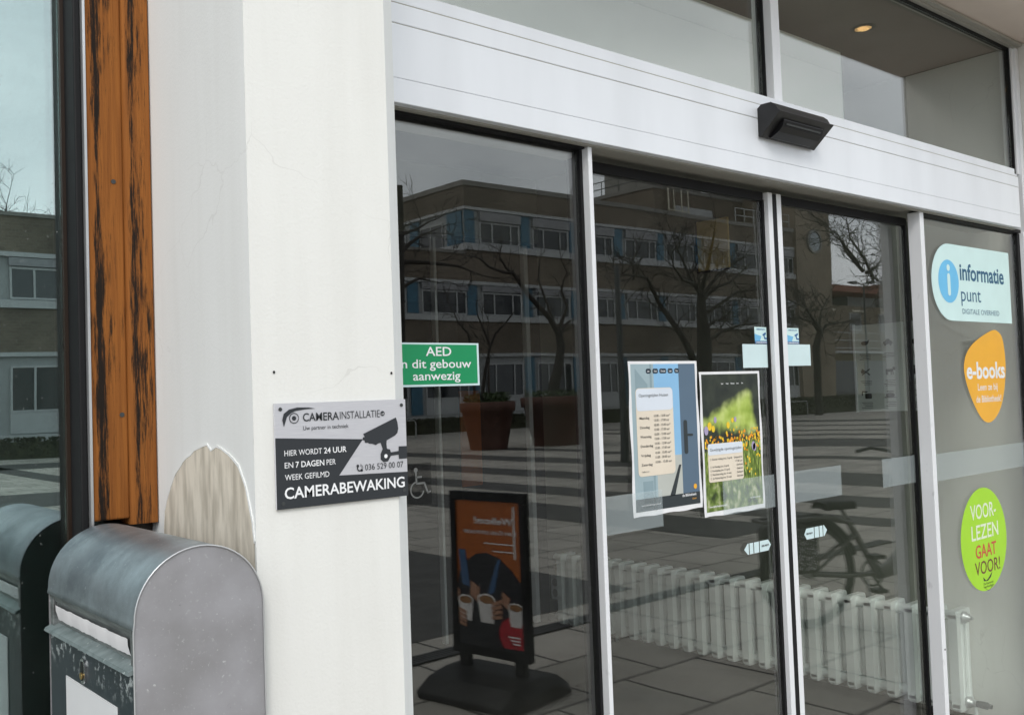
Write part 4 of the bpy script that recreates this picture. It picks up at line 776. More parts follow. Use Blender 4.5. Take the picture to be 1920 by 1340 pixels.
c1.build('cup_print', 'cup_white', ps); c2.build('coffee_print', 'coffee', ps); c3.build('hand_print', 'skin_tone', ps)
t = MB(); t.poly([spu(.36, .60), spu(.30, .62), spu(.42, .38), spu(.52, .36)], SQ, .0130); t.poly([spu(.86, .66), spu(.97, .66), spu(.92, .42), spu(.80, .40)], SQ, .0130); t.build('sleeve_print', 'sleeve_blue', ps)
def MPS(x, z, h): return SP(-x, z, h)
t = MB()
text(t, 'Welkom!', *[spu(u, 0)[0] for u in (.10, .70)], spu(0, .845)[1], MPS, .0118, .034, .02)
text(t, 'Kom Kees ontmoeten', *[spu(u, 0)[0] for u in (.06, .88)], spu(0, .775)[1], MPS, .0118, .026)
t.poly(bar(spu(.10, .715), spu(.55, .715), .006), SQ, .0118); t.poly(bar(spu(.10, .665), spu(.42, .665), .006), SQ, .0118); t.poly(rect(*[spu(u, 0)[0] for u in (.075, .10)], spu(0, .62)[1], spu(0, .97)[1]), SQ, .0116)
for i in range(3): t.poly(bar(spu(.05, .10-.022*i), spu(.22-.03*i, .10-.022*i), .008), SQ, .0142)
t.build('lettering', 'ink_white', ps)
for a in (-.19, .19):
    t = MB(); sbox(t, a-.030, a+.030, -.02, .015, -1.45, zb+.001); t.build('leg', 'rubber', ps, .003)
t = MB()
prof = [(-.30, -1.548), (.30, -1.548), (.30, -1.51), (.20, -1.45), (.06, -1.428), (-.06, -1.428), (-.20, -1.45), (-.30, -1.51)]
for h0, h1, k0, k1 in ((0, 0, 0, 0),):
    vs = []
    for a, sc_ in ((-.345, .74), (-.285, .90), (.285, .90), (.345, .74)):
        for hh, z in prof: q = oc+ex_*a+nx_*(hh*sc_); vs.append((q.x, q.y, -1.548+(z+1.548)*(1 if sc_ > .8 else .55)))
    n_ = len(prof); t.add(vs, [(i*n_+j, i*n_+(j+1) % n_, (i+1)*n_+(j+1) % n_, (i+1)*n_+j) for i in range(3) for j in range(n_)]+[tuple(range(n_))[::-1], tuple(range(3*n_, 4*n_))])
t.build('base', 'rubber', ps, .012, 3)
# bicycle (built along x from its rear hub, then turned to its parking angle)
YB = .12; rw = 5.52; wr = .335; wz = -1.55+wr+.012; fwx = rw+1.14
bk = thing('bicycle', (rw, YB, -1.55), 'black city bicycle with a dotted rear bag parked beside the entrance', 'bicycle')
def BX(d, z, s_=0.): return (rw+d, YB+s_, z)
def wheel(x):
    wh = MB().torus((x, YB, wz), wr-.010, .021, 1, 48, 10).build('wheel', 'rubber', bk); t = MB().torus((x, YB, wz), wr-.036, .010, 1, 40, 6); t.build('rim', 'dark_steel', wh)
    t = MB(); t.lathe([(.03, -.04), (.03, .04)], (x, YB, wz), 14, axis=1)
    for k in range(18):
        q = 2*math.pi*k/18; t.tube([(x+.028*math.cos(q+.5), YB+(.02 if k % 2 else -.02), wz+.028*math.sin(q+.5)), (x+(wr-.04)*math.cos(q), YB, wz+(wr-.04)*math.sin(q))], .0016, 4)
    t.build('spokes', 'galv', wh); return wh
wheel(rw); wheel(fwx)
t = MB(); t.tube([BX(.52, -1.25), BX(.30, -.87)], .021, 10); t.tube([BX(.52, -1.25), BX(.62, -1.225), BX(.76, -1.10), BX(.86, -.93), BX(.90, -.80)], [.040, .050, .045, .034, .028], 10); t.tube([BX(.91, -.86), BX(.86, -.62)], .024, 10)
for s_ in (-.05, .05): t.tube([BX(0, wz, s_), BX(.25, -1.235, s_), BX(.52, -1.25)], .013, 8); t.tube([BX(0, wz, s_), BX(.36, -.98, s_*.4)], .011, 8); t.tube([BX(.91, -.84), BX(1.0, -.93, s_), BX(1.14, wz, s_)], .015, 8)
t.build('frame', 'bike_paint', bk)
t = MB(); t.tube([BX(.30, -.87), BX(.262, -.80)], .014, 10); t.build('seat_post', 'galv', bk)
vs = []
for dx, wy, dz in ((.10, .080, -.775), (.14, .090, -.770), (.21, .070, -.775), (.30, .032, -.780), (.37, .020, -.782)): vs += [BX(dx, dz-.03, -wy), BX(dx, dz+.012, -wy*.8), BX(dx, dz+.02), BX(dx, dz+.012, wy*.8), BX(dx, dz-.03, wy), BX(dx, dz-.02)]
t = MB(); t.add(vs, [(i*6+j, i*6+(j+1) % 6, i*6+6+(j+1) % 6, i*6+6+j) for i in range(4) for j in range(6)]+[(0, 1, 2, 3, 4, 5), (29, 28, 27, 26, 25, 24)], True); t.build('saddle', 'rubber', bk)
t = MB(); t.tube([BX(.86, -.62), BX(.84, -.52)], .013, 8); t.tube([BX(.64, -.47, -.30), BX(.76, -.45, -.30), BX(.88, -.48, -.2), BX(.85, -.51), BX(.88, -.48, .2), BX(.76, -.45, .30), BX(.64, -.47, .30)], .013, 8); t.build('handlebar', 'dark_steel', bk)
for x, a0, a1 in ((rw, 15, 200), (fwx, 40, 190)): MB().torus((x, YB, wz), wr+.022, .018, 1, 24, 6, a0, a1).build('mudguard', 'rubber', bk)
t = MB(); t.tube([BX(.31, -.90, -.05), BX(.12, -.845, -.07), BX(-.36, -.845, -.07), BX(-.36, -.845, .07), BX(.12, -.845, .07), BX(.31, -.90, .05)], .014, 6)
for s_ in (-1, 1): t.tube([BX(0, wz, s_*.05), BX(-.10, -.845, s_*.07)], .009, 6)
t.build('carrier', 'bike_paint', bk)
for s_ in (-1, 1): MB().box(rw-.27, rw-.03, YB+min(s_*.085, s_*.19), YB+max(s_*.085, s_*.19), -1.17, -.89).build('pannier_bag', 'bag_cloth', bk, .045, 3)
rng = random.Random(3); t = MB()
for i in range(120):
    x, z = rng.uniform(-.24, -.06), rng.uniform(-1.14, -.92); t.poly([(rw+x+a, z+b) for a, b in disc(0, 0, .0055, n=6)], FY, YB+.1912)
t.build('bag_dots', 'label_white', bk)
t = MB(); t.torus(BX(.52, -1.25, -.045), .085, .008, 1, 24, 6); t.tube([BX(.52, -1.25, -.06), BX(.61, -1.38, -.06)], .011, 6); t.tube([BX(.52, -1.25, .06), BX(.43, -1.12, .06)], .011, 6); t.tube([BX(.52, -1.25, -.06), BX(.52, -1.25, .06)], .02, 8); t.build('crank', 'dark_steel', bk)
for d, z, s_ in ((.61, -1.385, -1), (.43, -1.115, 1)): MB().box(rw+d-.045, rw+d+.045, YB+s_*.11-.045, YB+s_*.11+.045, z-.012, z+.012).build('pedal', 'rubber', bk)
t = MB(); t.tube([BX(.40, -1.27, .05), BX(.33, -1.545, .18)], .010, 6); t.build('kickstand', 'galv', bk)
bk.rotation_euler.z = R(22)

# planters
def planter(x, y, rt_, rb_, ht, label):
    p_ = thing('planter', (x, y, -1.55), label, 'planter', 'terracotta planters on the square')
    MB().lathe([(rb_, -1.55), (rb_*1.02, -1.50), (rt_*.93, -1.55+ht*.80), (rt_, -1.55+ht*.80), (rt_*1.02, -1.55+ht*.99), (rt_*.98, -1.55+ht), (rt_*.90, -1.55+ht), (rt_*.88, -1.55+ht*.93)], (x, y, 0), 40).build('pot', 'terracotta', p_)
    MB().lathe([(rt_*.88, -1.55+ht*.9), (rt_*.6, -1.55+ht*.94), (.05, -1.55+ht*.95)], (x, y, 0), 24).build('soil', 'soil_green', p_)
planter(18.4, -19.05, .84, .56, 1.42, 'terracotta planter holding the thin stemmed shrub')
planter(20.75, -18.55, 1.10, .76, 1.50, 'larger terracotta planter holding the crooked bare tree')

# ------------------------------------------------------------------ bare trees
def twigs(t, p, dirv, ln, r, depth, rng, gravity=0.02):
    """one twig as a bending tube that forks on"""
    k = 4; pts = [Vector(p)]; dv = Vector(dirv).normalized()
    for i in range(k):
        dv = (dv+Vector((rng.gauss(0, .17), rng.gauss(0, .17), rng.gauss(0, .17)+gravity))).normalized(); pts.append(pts[-1]+dv*ln/k)
    t.tube(pts, [r*(1-.65*i/k) for i in range(k+1)], 5 if r > .02 else 3, cap=False, smooth=True)
    if depth > 0:
        for _ in range(3 if depth > 1 else 4):
            i = rng.randint(1, k); base = pts[i]; axis = Vector((rng.gauss(0, 1), rng.gauss(0, 1), rng.gauss(0, 1)))
            nd = (dv+axis.normalized()*.75).normalized(); twigs(t, base, nd, ln*rng.uniform(.5, .8), max(r*.62, .011), depth-1, rng, gravity)
def bare_tree(name, y, limbs, label, seed, dens=1.0, tw=(.9, .022), depth=2, group='bare winter trees across the square', spread=.45, ground=-1.55):
    rng = random.Random(seed); (r0, r1), trunk = limbs[0]
    b = thing(name, (trunk[0][0], y, ground), label, 'tree', group)
    t = MB(); pts = [Vector((x, y, z)) for x, z in trunk]; n_ = len(pts); t.tube(pts, [r0+(r1-r0)*i/(n_-1) for i in range(n_)], 12); t.build('trunk', 'bark', b)
    t = MB()
    for (a0, a1), l in limbs[1:]:
        sl = rng.uniform(-spread, spread); x0_, z0_ = l[0]; pts = []
        for x, z in l: dd = math.hypot(x-x0_, z-z0_); pts.append(Vector((x, y+sl*dd+rng.uniform(-.05, .05), z)))
        n_ = len(pts); t.tube(pts, [a0+(a1-a0)*i/(n_-1) for i in range(n_)], 7)
        for i in range(1, n_):
            seg = pts[i]-pts[i-1]; k = max(1, int(dens*(2+seg.length*1.6))) if i > 0 else 1
            for _ in range(k):
                u = rng.random(); p_ = pts[i-1]+seg*u; ax = Vector((rng.gauss(0, 1), rng.gauss(0, 1), rng.gauss(0, .8)+.25)).normalized()
                twigs(t, p_, (seg.normalized()*.6+ax*.8), tw[0]*rng.uniform(.6, 1.3), tw[1], depth, rng)
        twigs(t, pts[-1], pts[-1]-pts[-2], tw[0]*1.2, a1, depth, rng)
    t.build('crown', 'twig', b); return b
TB = [((0.4, 0.17), [(35.29, -1.55), (35.63, 2.17), (35.56, 3.39), (35.55, 4.31)]), ((0.2, 0.03), [(35.3, 0.3), (34.9, 0.96), (34.38, 1.56), (33.7, 2.39), (32.95, 2.97), (32.18, 3.64), (31.54, 4.31), (31.06, 4.75), (30.07, 4.81), (28.95, 4.82)]),
      ((0.07, 0.02), [(31.06, 4.75), (31.02, 5.32), (30.78, 5.64), (30.19, 5.76)]), ((0.12, 0.02), [(35.54, 4.24), (34.96, 4.7), (33.86, 4.82), (32.99, 5.32), (32.67, 5.88)]), ((0.1, 0.02), [(35.55, 4.36), (34.79, 4.94), (34.27, 5.51), (33.77, 6.19), (33.27, 6.87)]),
      ((0.12, 0.02), [(35.47, 4.2), (35.48, 5.58), (35.41, 6.8), (35.35, 7.53)]), ((0.11, 0.02), [(35.7, 4.2), (36.33, 4.89), (36.95, 5.29), (37.79, 5.72), (39.08, 6.31)]), ((0.1, 0.02), [(35.7, 4.1), (36.7, 4.66), (37.94, 4.97), (39.02, 5.53), (40.14, 6.12)]),
      ((0.1, 0.02), [(35.7, 3.45), (36.65, 3.91), (37.7, 4.45), (38.96, 4.63), (40.48, 4.83)]), ((0.1, 0.02), [(35.7, 2.25), (36.58, 2.92), (37.61, 3.27), (38.86, 3.35), (40.6, 3.47)]), ((0.1, 0.02), [(35.7, 2.1), (36.76, 2.68), (38.0, 3.0), (40.57, 3.13)])]
bare_tree('bare_tree', YR-28, TB, 'large bare tree with a thick trunk in front of the brick building', 5, .9, (1.1, .030))
TA = [((0.2, 0.12), [(20.56, -0.2), (20.68, 0.33), (20.89, 0.82), (21.08, 1.49), (20.97, 1.99)]), ((0.09, 0.02), [(21.02, 1.4), (21.24, 1.91), (21.44, 2.17), (21.83, 2.34), (22.22, 2.42)]), ((0.1, 0.02), [(20.97, 1.9), (20.63, 2.4), (20.09, 2.8), (19.67, 3.11), (19.37, 3.5), (19.16, 3.7), (18.75, 3.71), (18.24, 3.84), (17.94, 4.06), (17.55, 4.11)]),
      ((0.05, 0.02), [(19.41, 3.47), (19.07, 3.89), (18.93, 4.2), (19.08, 4.5)]), ((0.07, 0.02), [(20.97, 1.9), (21.24, 2.36), (21.43, 2.76), (21.27, 3.26), (21.4, 3.6), (21.58, 3.87), (21.36, 4.19)]), ((0.05, 0.02), [(20.95, 1.95), (20.68, 2.98), (20.6, 3.65), (20.76, 4.16)])]
bare_tree('bare_tree', -18.55, TA, 'crooked bare tree growing in the larger terracotta planter', 8, .5, (.55, .016), 1, ground=-.1)
TS = [((0.06, 0.02), [(18.16, -0.2), (18.37, 0.87), (18.56, 1.51), (18.79, 1.91), (19.2, 2.24), (19.54, 2.58)]), ((0.05, 0.02), [(17.96, -0.2), (17.9, 1.34), (17.76, 1.9), (17.5, 2.21), (17.32, 2.51)]), ((0.05, 0.02), [(18.56, 1.51), (18.42, 2.07), (18.31, 2.46)]), ((0.04, 0.02), [(18.47, -0.2), (18.82, 0.86), (19.1, 1.51), (19.3, 2.16)])]
bare_tree('shrub', -19.05, TS, 'thin stemmed bare shrub in the smaller terracotta planter', 9, .7, (.5, .013), 1, ground=-.15)
TC = [((0.22, 0.14), [(46.33, -1.55), (46.33, 0.91), (46.28, 2.05), (46.71, 2.85), (46.19, 3.39)]), ((0.1, 0.02), [(46.59, 2.68), (47.42, 3.21), (48.77, 3.39), (50.44, 3.51)]), ((0.08, 0.02), [(46.19, 3.33), (45.15, 3.56), (43.91, 3.42)]), ((0.09, 0.02), [(46.61, 2.97), (47.23, 4.02), (48.19, 4.75)]), ((0.08, 0.02), [(46.19, 3.39), (45.44, 4.02), (44.13, 4.32)]), ((0.06, 0.02), [(46.29, 3.36), (46.05, 4.19), (45.76, 4.89)])]
bare_tree('bare_tree', YR-29, TC, 'small umbrella shaped bare tree behind the hedge by the round window', 12, 1.5, (1.0, .026))
TD = [((0.45, 0.4), [(49.9, -1.55), (49.45, 0.98), (48.77, 3.07)]), ((0.35, 0.04), [(48.77, 3.07), (47.97, 3.87), (46.69, 4.65), (45.44, 5.13), (44.46, 5.47), (43.91, 5.97), (43.05, 6.17), (41.76, 6.47)]), ((0.14, 0.03), [(46.95, 4.52), (45.42, 4.91), (44.02, 5.03)]), ((0.1, 0.02), [(44.7, 5.43), (46.02, 5.83), (46.87, 6.43), (47.23, 7.33)]),
      ((0.1, 0.02), [(44.46, 5.47), (43.81, 6.48), (43.64, 7.26), (42.64, 7.9)]), ((0.08, 0.02), [(44.1, 5.85), (43.12, 6.96), (42.12, 7.44)]), ((0.1, 0.02), [(45.44, 5.13), (45.56, 6.34), (45.25, 7.39), (45.77, 8.51)]), ((0.2, 0.03), [(48.46, 3.34), (48.34, 4.86), (48.18, 5.96), (48.61, 7.38)])]
bare_tree('bare_tree', YR-25, TD, 'leaning bare tree with a wide crown against the open sky', 15, 1.3, (1.1, .028))
TE = [((0.15, 0.09), [(16.2, -1.55), (16.32, 2.36), (16.38, 3.95), (16.39, 5.23), (16.39, 6.35)]), ((0.08, 0.02), [(16.43, 4.44), (16.85, 4.71), (17.35, 4.99), (18.17, 5.3)]), ((0.08, 0.02), [(16.42, 4.12), (17.32, 4.14), (18.33, 4.07), (18.95, 3.9)]), ((0.06, 0.02), [(16.41, 4.91), (17.06, 5.13), (17.77, 5.48)]), ((0.06, 0.02), [(16.35, 3.32), (17.1, 3.67), (17.9, 3.58)])]
bare_tree('bare_tree', 3.6-24, TE, 'straight bare tree close to the white pillar edge, before the corner of the brick building', 18, .6, (.9, .018))
TF = [((.30, .2), [(11.5, -1.55), (11.5, 3), (11.4, 6)]), ((.10, .02), [(11.4, 5.2), (10.0, 6.5), (9, 7.8), (8.2, 8.9)]), ((.10, .02), [(11.4, 6), (11.8, 7.4), (12.0, 8.6), (12.1, 10.0)]), ((.09, .02), [(11.4, 5.5), (13, 7.0), (14, 8), (15, 8.8)]), ((.08, .02), [(11.4, 6), (10.8, 7.2), (10.7, 8.3), (10.3, 9.2)]), ((.07, .02), [(12, 6.5), (13.5, 7.4), (14.5, 7.8)]), ((.08, .02), [(11.4, 5.0), (9.6, 6.0), (8.2, 7.0)])]
bare_tree('bare_tree', YR-52, TF, 'bare tree standing behind the low brick wing, reflected in the timber window', 22, 2.4, (1.3, .018))

# hedge, racks, lamp posts, person
def leafbox(t, x0, x1, y0, y1, z0, z1, n, s_, rng):
    for _ in range(n):
        c_ = Vector((rng.uniform(x0, x1), rng.uniform(y0, y1), z0+(z1-z0)*math.sqrt(rng.random()))); a = Vector((rng.gauss(0, 1), rng.gauss(0, 1), rng.gauss(0, 1))).normalized(); b = a.orthogonal().normalized()
        t.add([c_+a*s_, c_+b*s_*.6, c_-a*s_, c_-b*s_*.6], [(0, 1, 2, 3)])
rng = random.Random(7)
hg = MB(); hg.box(41.2, 56, YR-31.2, YR-30.4, -1.55, -.82); leafbox(hg, 41, 56.2, YR-31.3, YR-30.25, -1.5, -.62, 7000, .075, rng); tag(hg.build('hedge', 'hedge_leaf'), 'low clipped brown green hedge under the small umbrella tree', 'hedge')
hg = MB(); hg.box(-2, 40, YR-36.6, YR-36, -1.55, -1.0); leafbox(hg, -2, 40, YR-36.8, YR-35.8, -1.5, -.86, 11000, .075, rng); tag(hg.build('hedge', 'hedge_leaf'), 'low dark hedge along the foot of the brick building', 'hedge')
for x, y, rad, nn, lb in ((18.4, -19.05, .72, 900, 'low green plants spilling over the smaller terracotta planter'), (20.75, -18.55, .95, 700, 'low green plants in the larger terracotta planter')):
    t = MB()
    for _ in range(nn):
        q, r_ = rng.uniform(0, 6.28), rad*math.sqrt(rng.random()); c_ = Vector((x+r_*math.cos(q), y+r_*math.sin(q), -.2+rng.random()**1.5*.34)); a = Vector((rng.gauss(0, 1), rng.gauss(0, 1), rng.gauss(0, 1))).normalized(); b = a.orthogonal().normalized(); t.add([c_+a*.06, c_+b*.03, c_-a*.06, c_-b*.03], [(0, 1, 2, 3)])
    o = t.build('planter_plants', 'leaf'); o['label'] = lb; o['category'] = 'plants'
def rack(x, y, w_, lb): t = MB(); t.tube([(x, y, -1.55), (x, y, -.90), (x+.07, y, -.80), (x+w_-.07, y, -.80), (x+w_, y, -.90), (x+w_, y, -1.55)], .028, 8); tag(t.build('bike_rack', 'galv'), lb, 'bike rack', 'steel bike racks on the square')
rack(21.7, YR-32.5, .9, 'steel hoop rack in front of the low hedge, near the pillar edge'); rack(23.6, YR-29.1, .9, 'steel hoop rack behind the terracotta planters'); rack(44.4, YR-29.7, 1.9, 'steel hoop rack before the hedge and the seated person')
def lamp(x, y, h_, lb, arms):
    l = thing('street_lamp', (x, y, -1.55), lb, 'street lamp', 'street lamps on the square'); MB().tube([(x, y, -1.55), (x, y, -.4), (x, y, h_)], [.10, .075, .055], 12).build('pole', 'dark_steel', l)
    for dx, dz in arms:
        MB().tube([(x, y, h_+dz), (x+dx*.6, y, h_+dz+.1), (x+dx, y, h_+dz+.1)], .03, 8).build('arm', 'dark_steel', l); s_ = 1 if dx > 0 else -1
        MB().prism([(x+dx-.30*s_, h_+dz+.02), (x+dx+.35*s_, h_+dz+.08), (x+dx+.35*s_, h_+dz+.14), (x+dx-.2*s_, h_+dz+.2)], FY, y-.14, y+.14).build('lamp_head', 'dark_steel', l, .03)
lamp(16.12, YR-15, 2.85, 'dark lamp column behind the opening hours poster', [])
lamp(53.3, YR-30, 5.75, 'lamp post with two flat heads in front of the leaning tree', [(-1.2, 0), (.9, .1)])
# seated person
pe = thing('person', (43.25, YR-31.6, -1.3), 'person in a dark coat sitting by the hedge', 'person')
me = bpy.data.meshes.new('body'); by = YR-31.6
sk = [((43.25, by, -.72), .17), ((43.25, by, -.45), .17), ((43.25, by, -.22), .17), ((43.25, by, -.08), .07), ((43.25, by+.02, .08), .105), ((43.25, by+.02, .18), .09),
      ((43.05, by, -.17), .07), ((42.98, by+.05, -.42), .055), ((43.08, by+.25, -.58), .04), ((43.45, by, -.17), .07), ((43.52, by+.05, -.42), .055), ((43.42, by+.25, -.58), .04),
      ((43.15, by+.05, -.78), .10), ((43.12, by+.48, -.80), .075), ((43.12, by+.50, -1.25), .055), ((43.12, by+.62, -1.50), .045), ((43.36, by+.05, -.78), .10), ((43.38, by+.48, -.80), .075), ((43.38, by+.50, -1.25), .055), ((43.38, by+.62, -1.50), .045)]
ed = [(0, 1), (1, 2), (2, 3), (3, 4), (4, 5), (2, 6), (6, 7), (7, 8), (2, 9), (9, 10), (10, 11), (0, 12), (12, 13), (13, 14), (14, 15), (0, 16), (16, 17), (17, 18), (18, 19)]
bs = Vector(pe['_b']); me.from_pydata([Vector(v)+Vector((0, 0, E))-bs for v, _ in sk], ed, []); bo = bpy.data.objects.new('body', me); C.objects.link(bo); bo.parent = pe; me.materials.append(M['coat'])
sm_ = bo.modifiers.new('skin', 'SKIN')
for i, (_, r_) in enumerate(sk): me.skin_vertices[0].data[i].radius = (r_, r_); me.skin_vertices[0].data[i].use_root = (i == 0)
bo.modifiers.new('sub', 'SUBSURF').levels = 1
t = MB(); t.lathe([(.01, -.10), (.07, -.06), (.085, 0), (.07, .08), (.01, .115)], (43.25, by+.045, .10), 14); t.lathe([(.005, 0), (.016, -.03), (.005, -.06)], (43.25, by+.135, .12), 8); t.build('face', 'skin', pe)
t = MB(); t.lathe([(.13, -.16), (.125, -.02), (.112, .07), (.07, .135), (.01, .15)], (43.25, by+.0, .11), 16); t.build('hair', 'hair', pe)
bn = thing('bench', (43.25, by-.1, -1.55), 'low dark bench under the seated person', 'bench'); MB().box(42.6, 44.2, by-.30, by+.20, -.95, -.885).build('seat', 'dark_steel', bn); MB().box(42.7, 42.8, by-.25, by+.15, -1.55, -.951).build('leg', 'dark_steel', bn); MB().box(44.0, 44.1, by-.25, by+.15, -1.55, -.951).build('leg', 'dark_steel', bn)

# ------------------------------------------------------------------ brick building across the square
BY = YR-38.0
bd = thing('office_building', (40, BY-5, -1.55), 'brown brick office building with white window bands and blue panels', 'building')
def wallp(nme, m_, *bx):
    t = MB(); [t.box(*b) for b in bx]; return t.build(nme, m_, bd)
CX, XE = 29.76, 58.58
dp = 12.0
# core volumes, each a step behind the strips in front of it
wallp('core', 'brown_brick', (-32, XE, BY-dp, BY-.30, -1.55, 7.05), (CX+.25, XE, BY-dp, BY-.30, 7.05, 10.55))
wallp('brick_band', 'brown_brick', (-32, CX, BY-.30, BY, 5.80, 7.10), (CX, XE, BY-.30, BY, 9.50, 10.55), (CX, XE, BY-.30, BY, 5.80, 7.33), (-32, XE, BY-.30, BY, 2.20, 3.79), (CX, CX+.25, BY-dp, BY-.30, 9.50, 10.55), (CX, CX+.25, BY-dp, BY-.30, 7.05, 7.33))
wallp('coping', 'coping', (-32, CX-.002, BY-.40, BY+.06, 7.10, 7.24), (CX-.06, XE, BY-.40, BY+.06, 10.55, 10.80), (CX-.06, CX+.30, BY-dp, BY-.40, 10.55, 10.80))
wallp('white_band', 'win_white', (CX-.03, XE, BY-.30, BY+.04, 9.35, 9.495), (CX-.05, XE, BY-.30, BY+.10, 7.335, 7.66), (-32, XE, BY-.30, BY+.04, 5.63, 5.795), (-32, XE, BY-.30, BY+.10, 3.795, 4.08), (-32, XE, BY-.30, BY+.04, 2.04, 2.195), (-32, XE, BY-.30, BY+.10, -1.02, -.78),
      (CX-.03, CX+.25, BY-dp, BY-.30, 9.35, 9.495), (CX-.05, CX+.25, BY-dp, BY-.30, 7.335, 7.66))
wallp('window_strip', 'panel_grey', (CX+.10, XE, BY-.30, BY-.12, 7.665, 9.345), (-32, XE, BY-.30, BY-.12, 4.085, 5.625), (-32, XE, BY-.30, BY-.12, -.775, 2.035), (CX+.10, CX+.25, BY-dp, BY-.305, 7.665, 9.345))
wallp('plinth', 'concrete', (-32, XE, BY-.30, BY+.02, -1.55, -1.025))
# one bay's window, then copies along the rows
def bay_window(x, z0, z1, nme='window', low=None):
    t = MB(); xs = (x+.95, x+1.72, x+2.95, x+3.50); y0, y1 = BY-.119, BY-.04
    for i in range(3):
        a, b = xs[i], xs[i+1]; t.box(a, a+.07, y0, y1, z0, z1); t.box(a+.07, b, y0, y1, z0, z0+.07); t.box(a+.07, b, y0, y1, z1-.07, z1)
    t.box(xs[3], xs[3]+.07, y0, y1, z0, z1); o = t.build(nme, 'win_white', bd)
    t = MB(); t.box(xs[0]+.072, xs[3]-.002, y0, y0+.03, z0+.072, z1-.072); t.build('pane', 'dark_pane', o)
    if low is not None:
        t = MB(); t.box(xs[0], xs[3]+.07, y0, y1-.02, low, z0-.005); t.build('lower_panel', 'win_white', o)
    return o
w3 = bay_window(29.76, 7.70, 8.80); w2 = bay_window(29.76, 4.12, 5.27); w1 = bay_window(29.76, .02, 1.70, 'tall_window', -.74)
for k in range(0, 8):
    if k: dup(w3, bd, (3.6*k, 0, 0))
for k in range(-10, 8):
    if k: dup(w2, bd, (3.6*k, 0, 0)); dup(w1, bd, (3.6*k, 0, 0))
def panel(x, z0, z1): return MB().box(x, x+.62, BY-.119, BY-.06, z0, z1).build('blue_panel', 'blue_panel', bd)
p3, p2_, p1 = panel(29.79, 7.70, 9.32), panel(29.79, 4.12, 5.60), panel(29.79, -.70, 2.0)
for k in range(1, 8): dup(p3, bd, (3.6*k+.1, 0, 0))
for k in range(-10, 8):
    if k and not -7 <= k <= -4: dup(p2_, bd, (3.6*k+.1, 0, 0)); dup(p1, bd, (3.6*k+.1, 0, 0))
sb = MB().box(30.68, 33.40, BY-.119, BY+.06, 8.84, 9.30).build('sunshade_box', 'shade_box', bd); sb2 = MB().box(30.68, 33.40, BY-.119, BY+.03, 5.31, 5.60).build('sunshade_box', 'shade_box', bd)
for k in range(1, 8): dup(sb, bd, (3.6*k, 0, 0)); dup(sb2, bd, (3.6*k, 0, 0))
for k in range(-10, 0): dup(sb2, bd, (3.6*k, 0, 0))
# corner panel and windows on the building's side
MB().box(CX+.04, CX+.099, BY-1.55, BY-.32, 7.70, 9.32).build('blue_panel', 'blue_panel', bd)
for a in (-1.9, -5.2):
    t = MB(); y1_ = BY+a
    for q in (0, 1.0, 1.9): t.box(CX+.03, CX+.099, y1_-q-.06, y1_-q, 7.7, 8.85)
    t.box(CX+.03, CX+.099, y1_-1.96, y1_, 8.851, 8.93); t.box(CX+.03, CX+.099, y1_-1.96, y1_, 7.62, 7.699); o = t.build('window', 'win_white', bd); MB().box(CX+.06, CX+.0995, y1_-1.9, y1_-.06, 7.705, 8.845).build('pane', 'dark_pane', o)
    MB().box(CX+.04, CX+.0985, y1_-2.9, y1_-2.1, 7.70, 9.32).build('blue_panel', 'blue_panel', bd)
# set-back upper storey
UY = YR-42.0
wallp('upper_storey', 'brown_brick', (48.78, XE+.5, UY-8, UY, 10.5, 13.35)); wallp('upper_coping', 'coping', (48.72, XE+.5, UY-8.06, UY+.06, 13.352, 13.6))
wallp('roof_house', 'concrete', (50.5, 56.3, UY-6, UY-2, 13.601, 16.6))
o = wallp('upper_window', 'win_white', (50.9, 54.9, UY+.001, UY+.08, 11.9, 12.4), (50.9, 54.9, UY+.001, UY+.08, 10.6, 10.8), (48.70, 48.779, UY-4.2, UY-1.4, 11.7, 12.2)); MB().box(51.0, 54.8, UY+.002, UY+.05, 10.805, 11.895).build('pane', 'dark_pane', o)
def rail(pts, h_, nme='roof_railing', m_='dark_steel', posts=8):
    t = MB()
    for dz in (h_, h_*.5): t.tube([(x, y, z+dz) for x, y, z in pts], .035, 6)
    for i in range(len(pts)-1):
        a, b = Vector(pts[i]), Vector(pts[i+1])
        for k in range(posts+1): p_ = a.lerp(b, k/posts); t.tube([p_, p_+Vector((0, 0, h_))], .03, 6)
    return t.build(nme, m_, bd)
rail([(48.9, UY-7.9, 13.6), (48.9, UY-.1, 13.6)], 1.0, posts=5); rail([(55, UY-.1, 13.6), (57.2, UY-.1, 13.6)], 1.0, posts=2); rail([(52.5, BY-.2, 10.8), (XE-.2, BY-.2, 10.8)], .95, m_='galv', posts=6)
t = MB()
for x in (49.9, 50.5, 51.3, 52.0): t.tube([(x, UY+.35, 11.9), (x, UY+.35, 15.2)], .045, 6)
for z in (11.95, 13.6, 15.1): t.tube([(49.9, UY+.35, z), (52.0, UY+.35, z)], .04, 6)
t.tube([(50.0, UY+.3, 10.4), (50.0, UY+.3, 15.2)], .05, 6); t.build('roof_ladder', 'cream_plastic', bd)
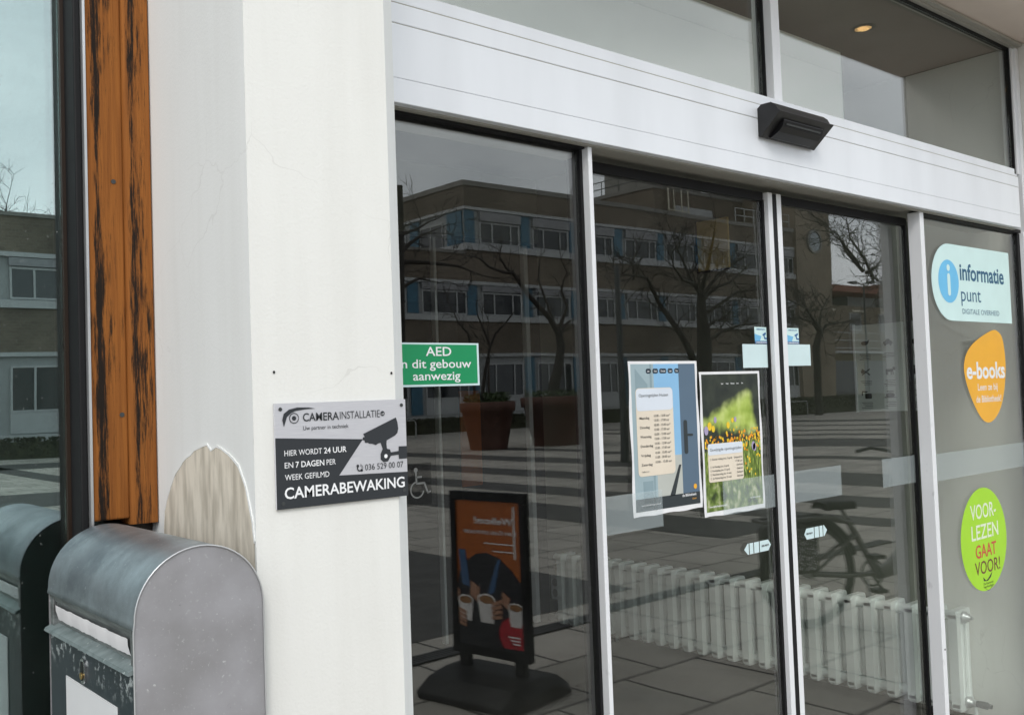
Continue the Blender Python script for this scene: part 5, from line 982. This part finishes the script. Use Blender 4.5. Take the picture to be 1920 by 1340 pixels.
# projecting stair tower with the round window
wallp('tower', 'tan_brick', (XE+.002, 62.77, BY-11, BY+.2, -1.55, 14.4)); wallp('tower_coping', 'coping', (XE-.05, 62.83, BY-11.06, BY+.26, 14.402, 14.6))
t = MB(); t.prism(arcband(60.6, 10.03, .70, .86, 0, 360, 40)[:-1], FY, BY+.201, BY+.30); o = t.build('round_window', 'coping', bd); MB().poly(disc(60.6, 10.03, .70, n=30), FY, BY+.215).build('pane', 'sky_reflection_pane', o)
for z in (7.6, 4.0): 
    t = MB(); t.prism(rect(58.7, 58.9, z, z+2.0), FY, BY+.201, BY+.26); t.box(58.9, 59.6, BY+.201, BY+.26, z, z+.12)

# distant houses past the tower
dh = thing('apartment_house', (86, YR-50, -1.55), 'distant pale flats with balconies and a red brown overhanging roof', 'building')
DYY = YR-48
MB().box(70, 100, DYY-10, DYY, 2.9, 7.2).build('upper_wall', 'tan_brick', dh); MB().box(70, 100, DYY-10, DYY-2.5, -1.55, 2.899).build('lower_wall', 'cream_render', dh)
MB().box(69, 89.5, DYY-10, DYY+1.6, 8.2, 8.75).build('roof', 'red_roof', dh); MB().box(90, 101, DYY-10, DYY+.4, 9.2, 9.6).build('far_roof', 'red_roof', dh); MB().box(84, 89, DYY-8, DYY-1, 7.2, 8.199).box(90, 100, DYY-9, DYY-.5, 7.2, 9.199).build('top_storey', 'panel_grey', dh)
MB().box(69.5, 100, DYY+.1, DYY+1.2, 2.75, 2.95).build('balcony_slab', 'win_white', dh)
t = MB()
for z in (3.2, 3.9, 4.6): t.tube([(69.5, DYY+1.2, z), (100, DYY+1.2, z)], .05, 6)
for i in range(12): t.tube([(69.5+i*2.7, DYY+1.2, 2.95), (69.5+i*2.7, DYY+1.2, 4.65)], .04, 6)
t.build('balcony_railing', 'win_white', dh)
dw = MB().box(72, 74, DYY+.001, DYY+.08, 4.9, 6.6).build('window', 'win_white', dh); MB().box(72.15, 73.85, DYY+.082, DYY+.10, 5.05, 6.45).build('pane', 'dark_pane', dw)
MB().box(71.8, 74.2, DYY+.001, DYY+.5, 6.62, 6.8).build('awning', 'cream_plastic', dw)
for k in range(1, 5): dup(dw, dh, (5.2*k, 0, 0))
sf = MB().box(71, 75.5, DYY-2.499, DYY-2.4, -1.2, 2.2).build('shop_front', 'dark_pane', dh)
for k in range(1, 5): dup(sf, dh, (6*k, 0, 0))

for o in bpy.data.objects:
    for k in ('_b', '_pb'):
        if k in o: del o[k]
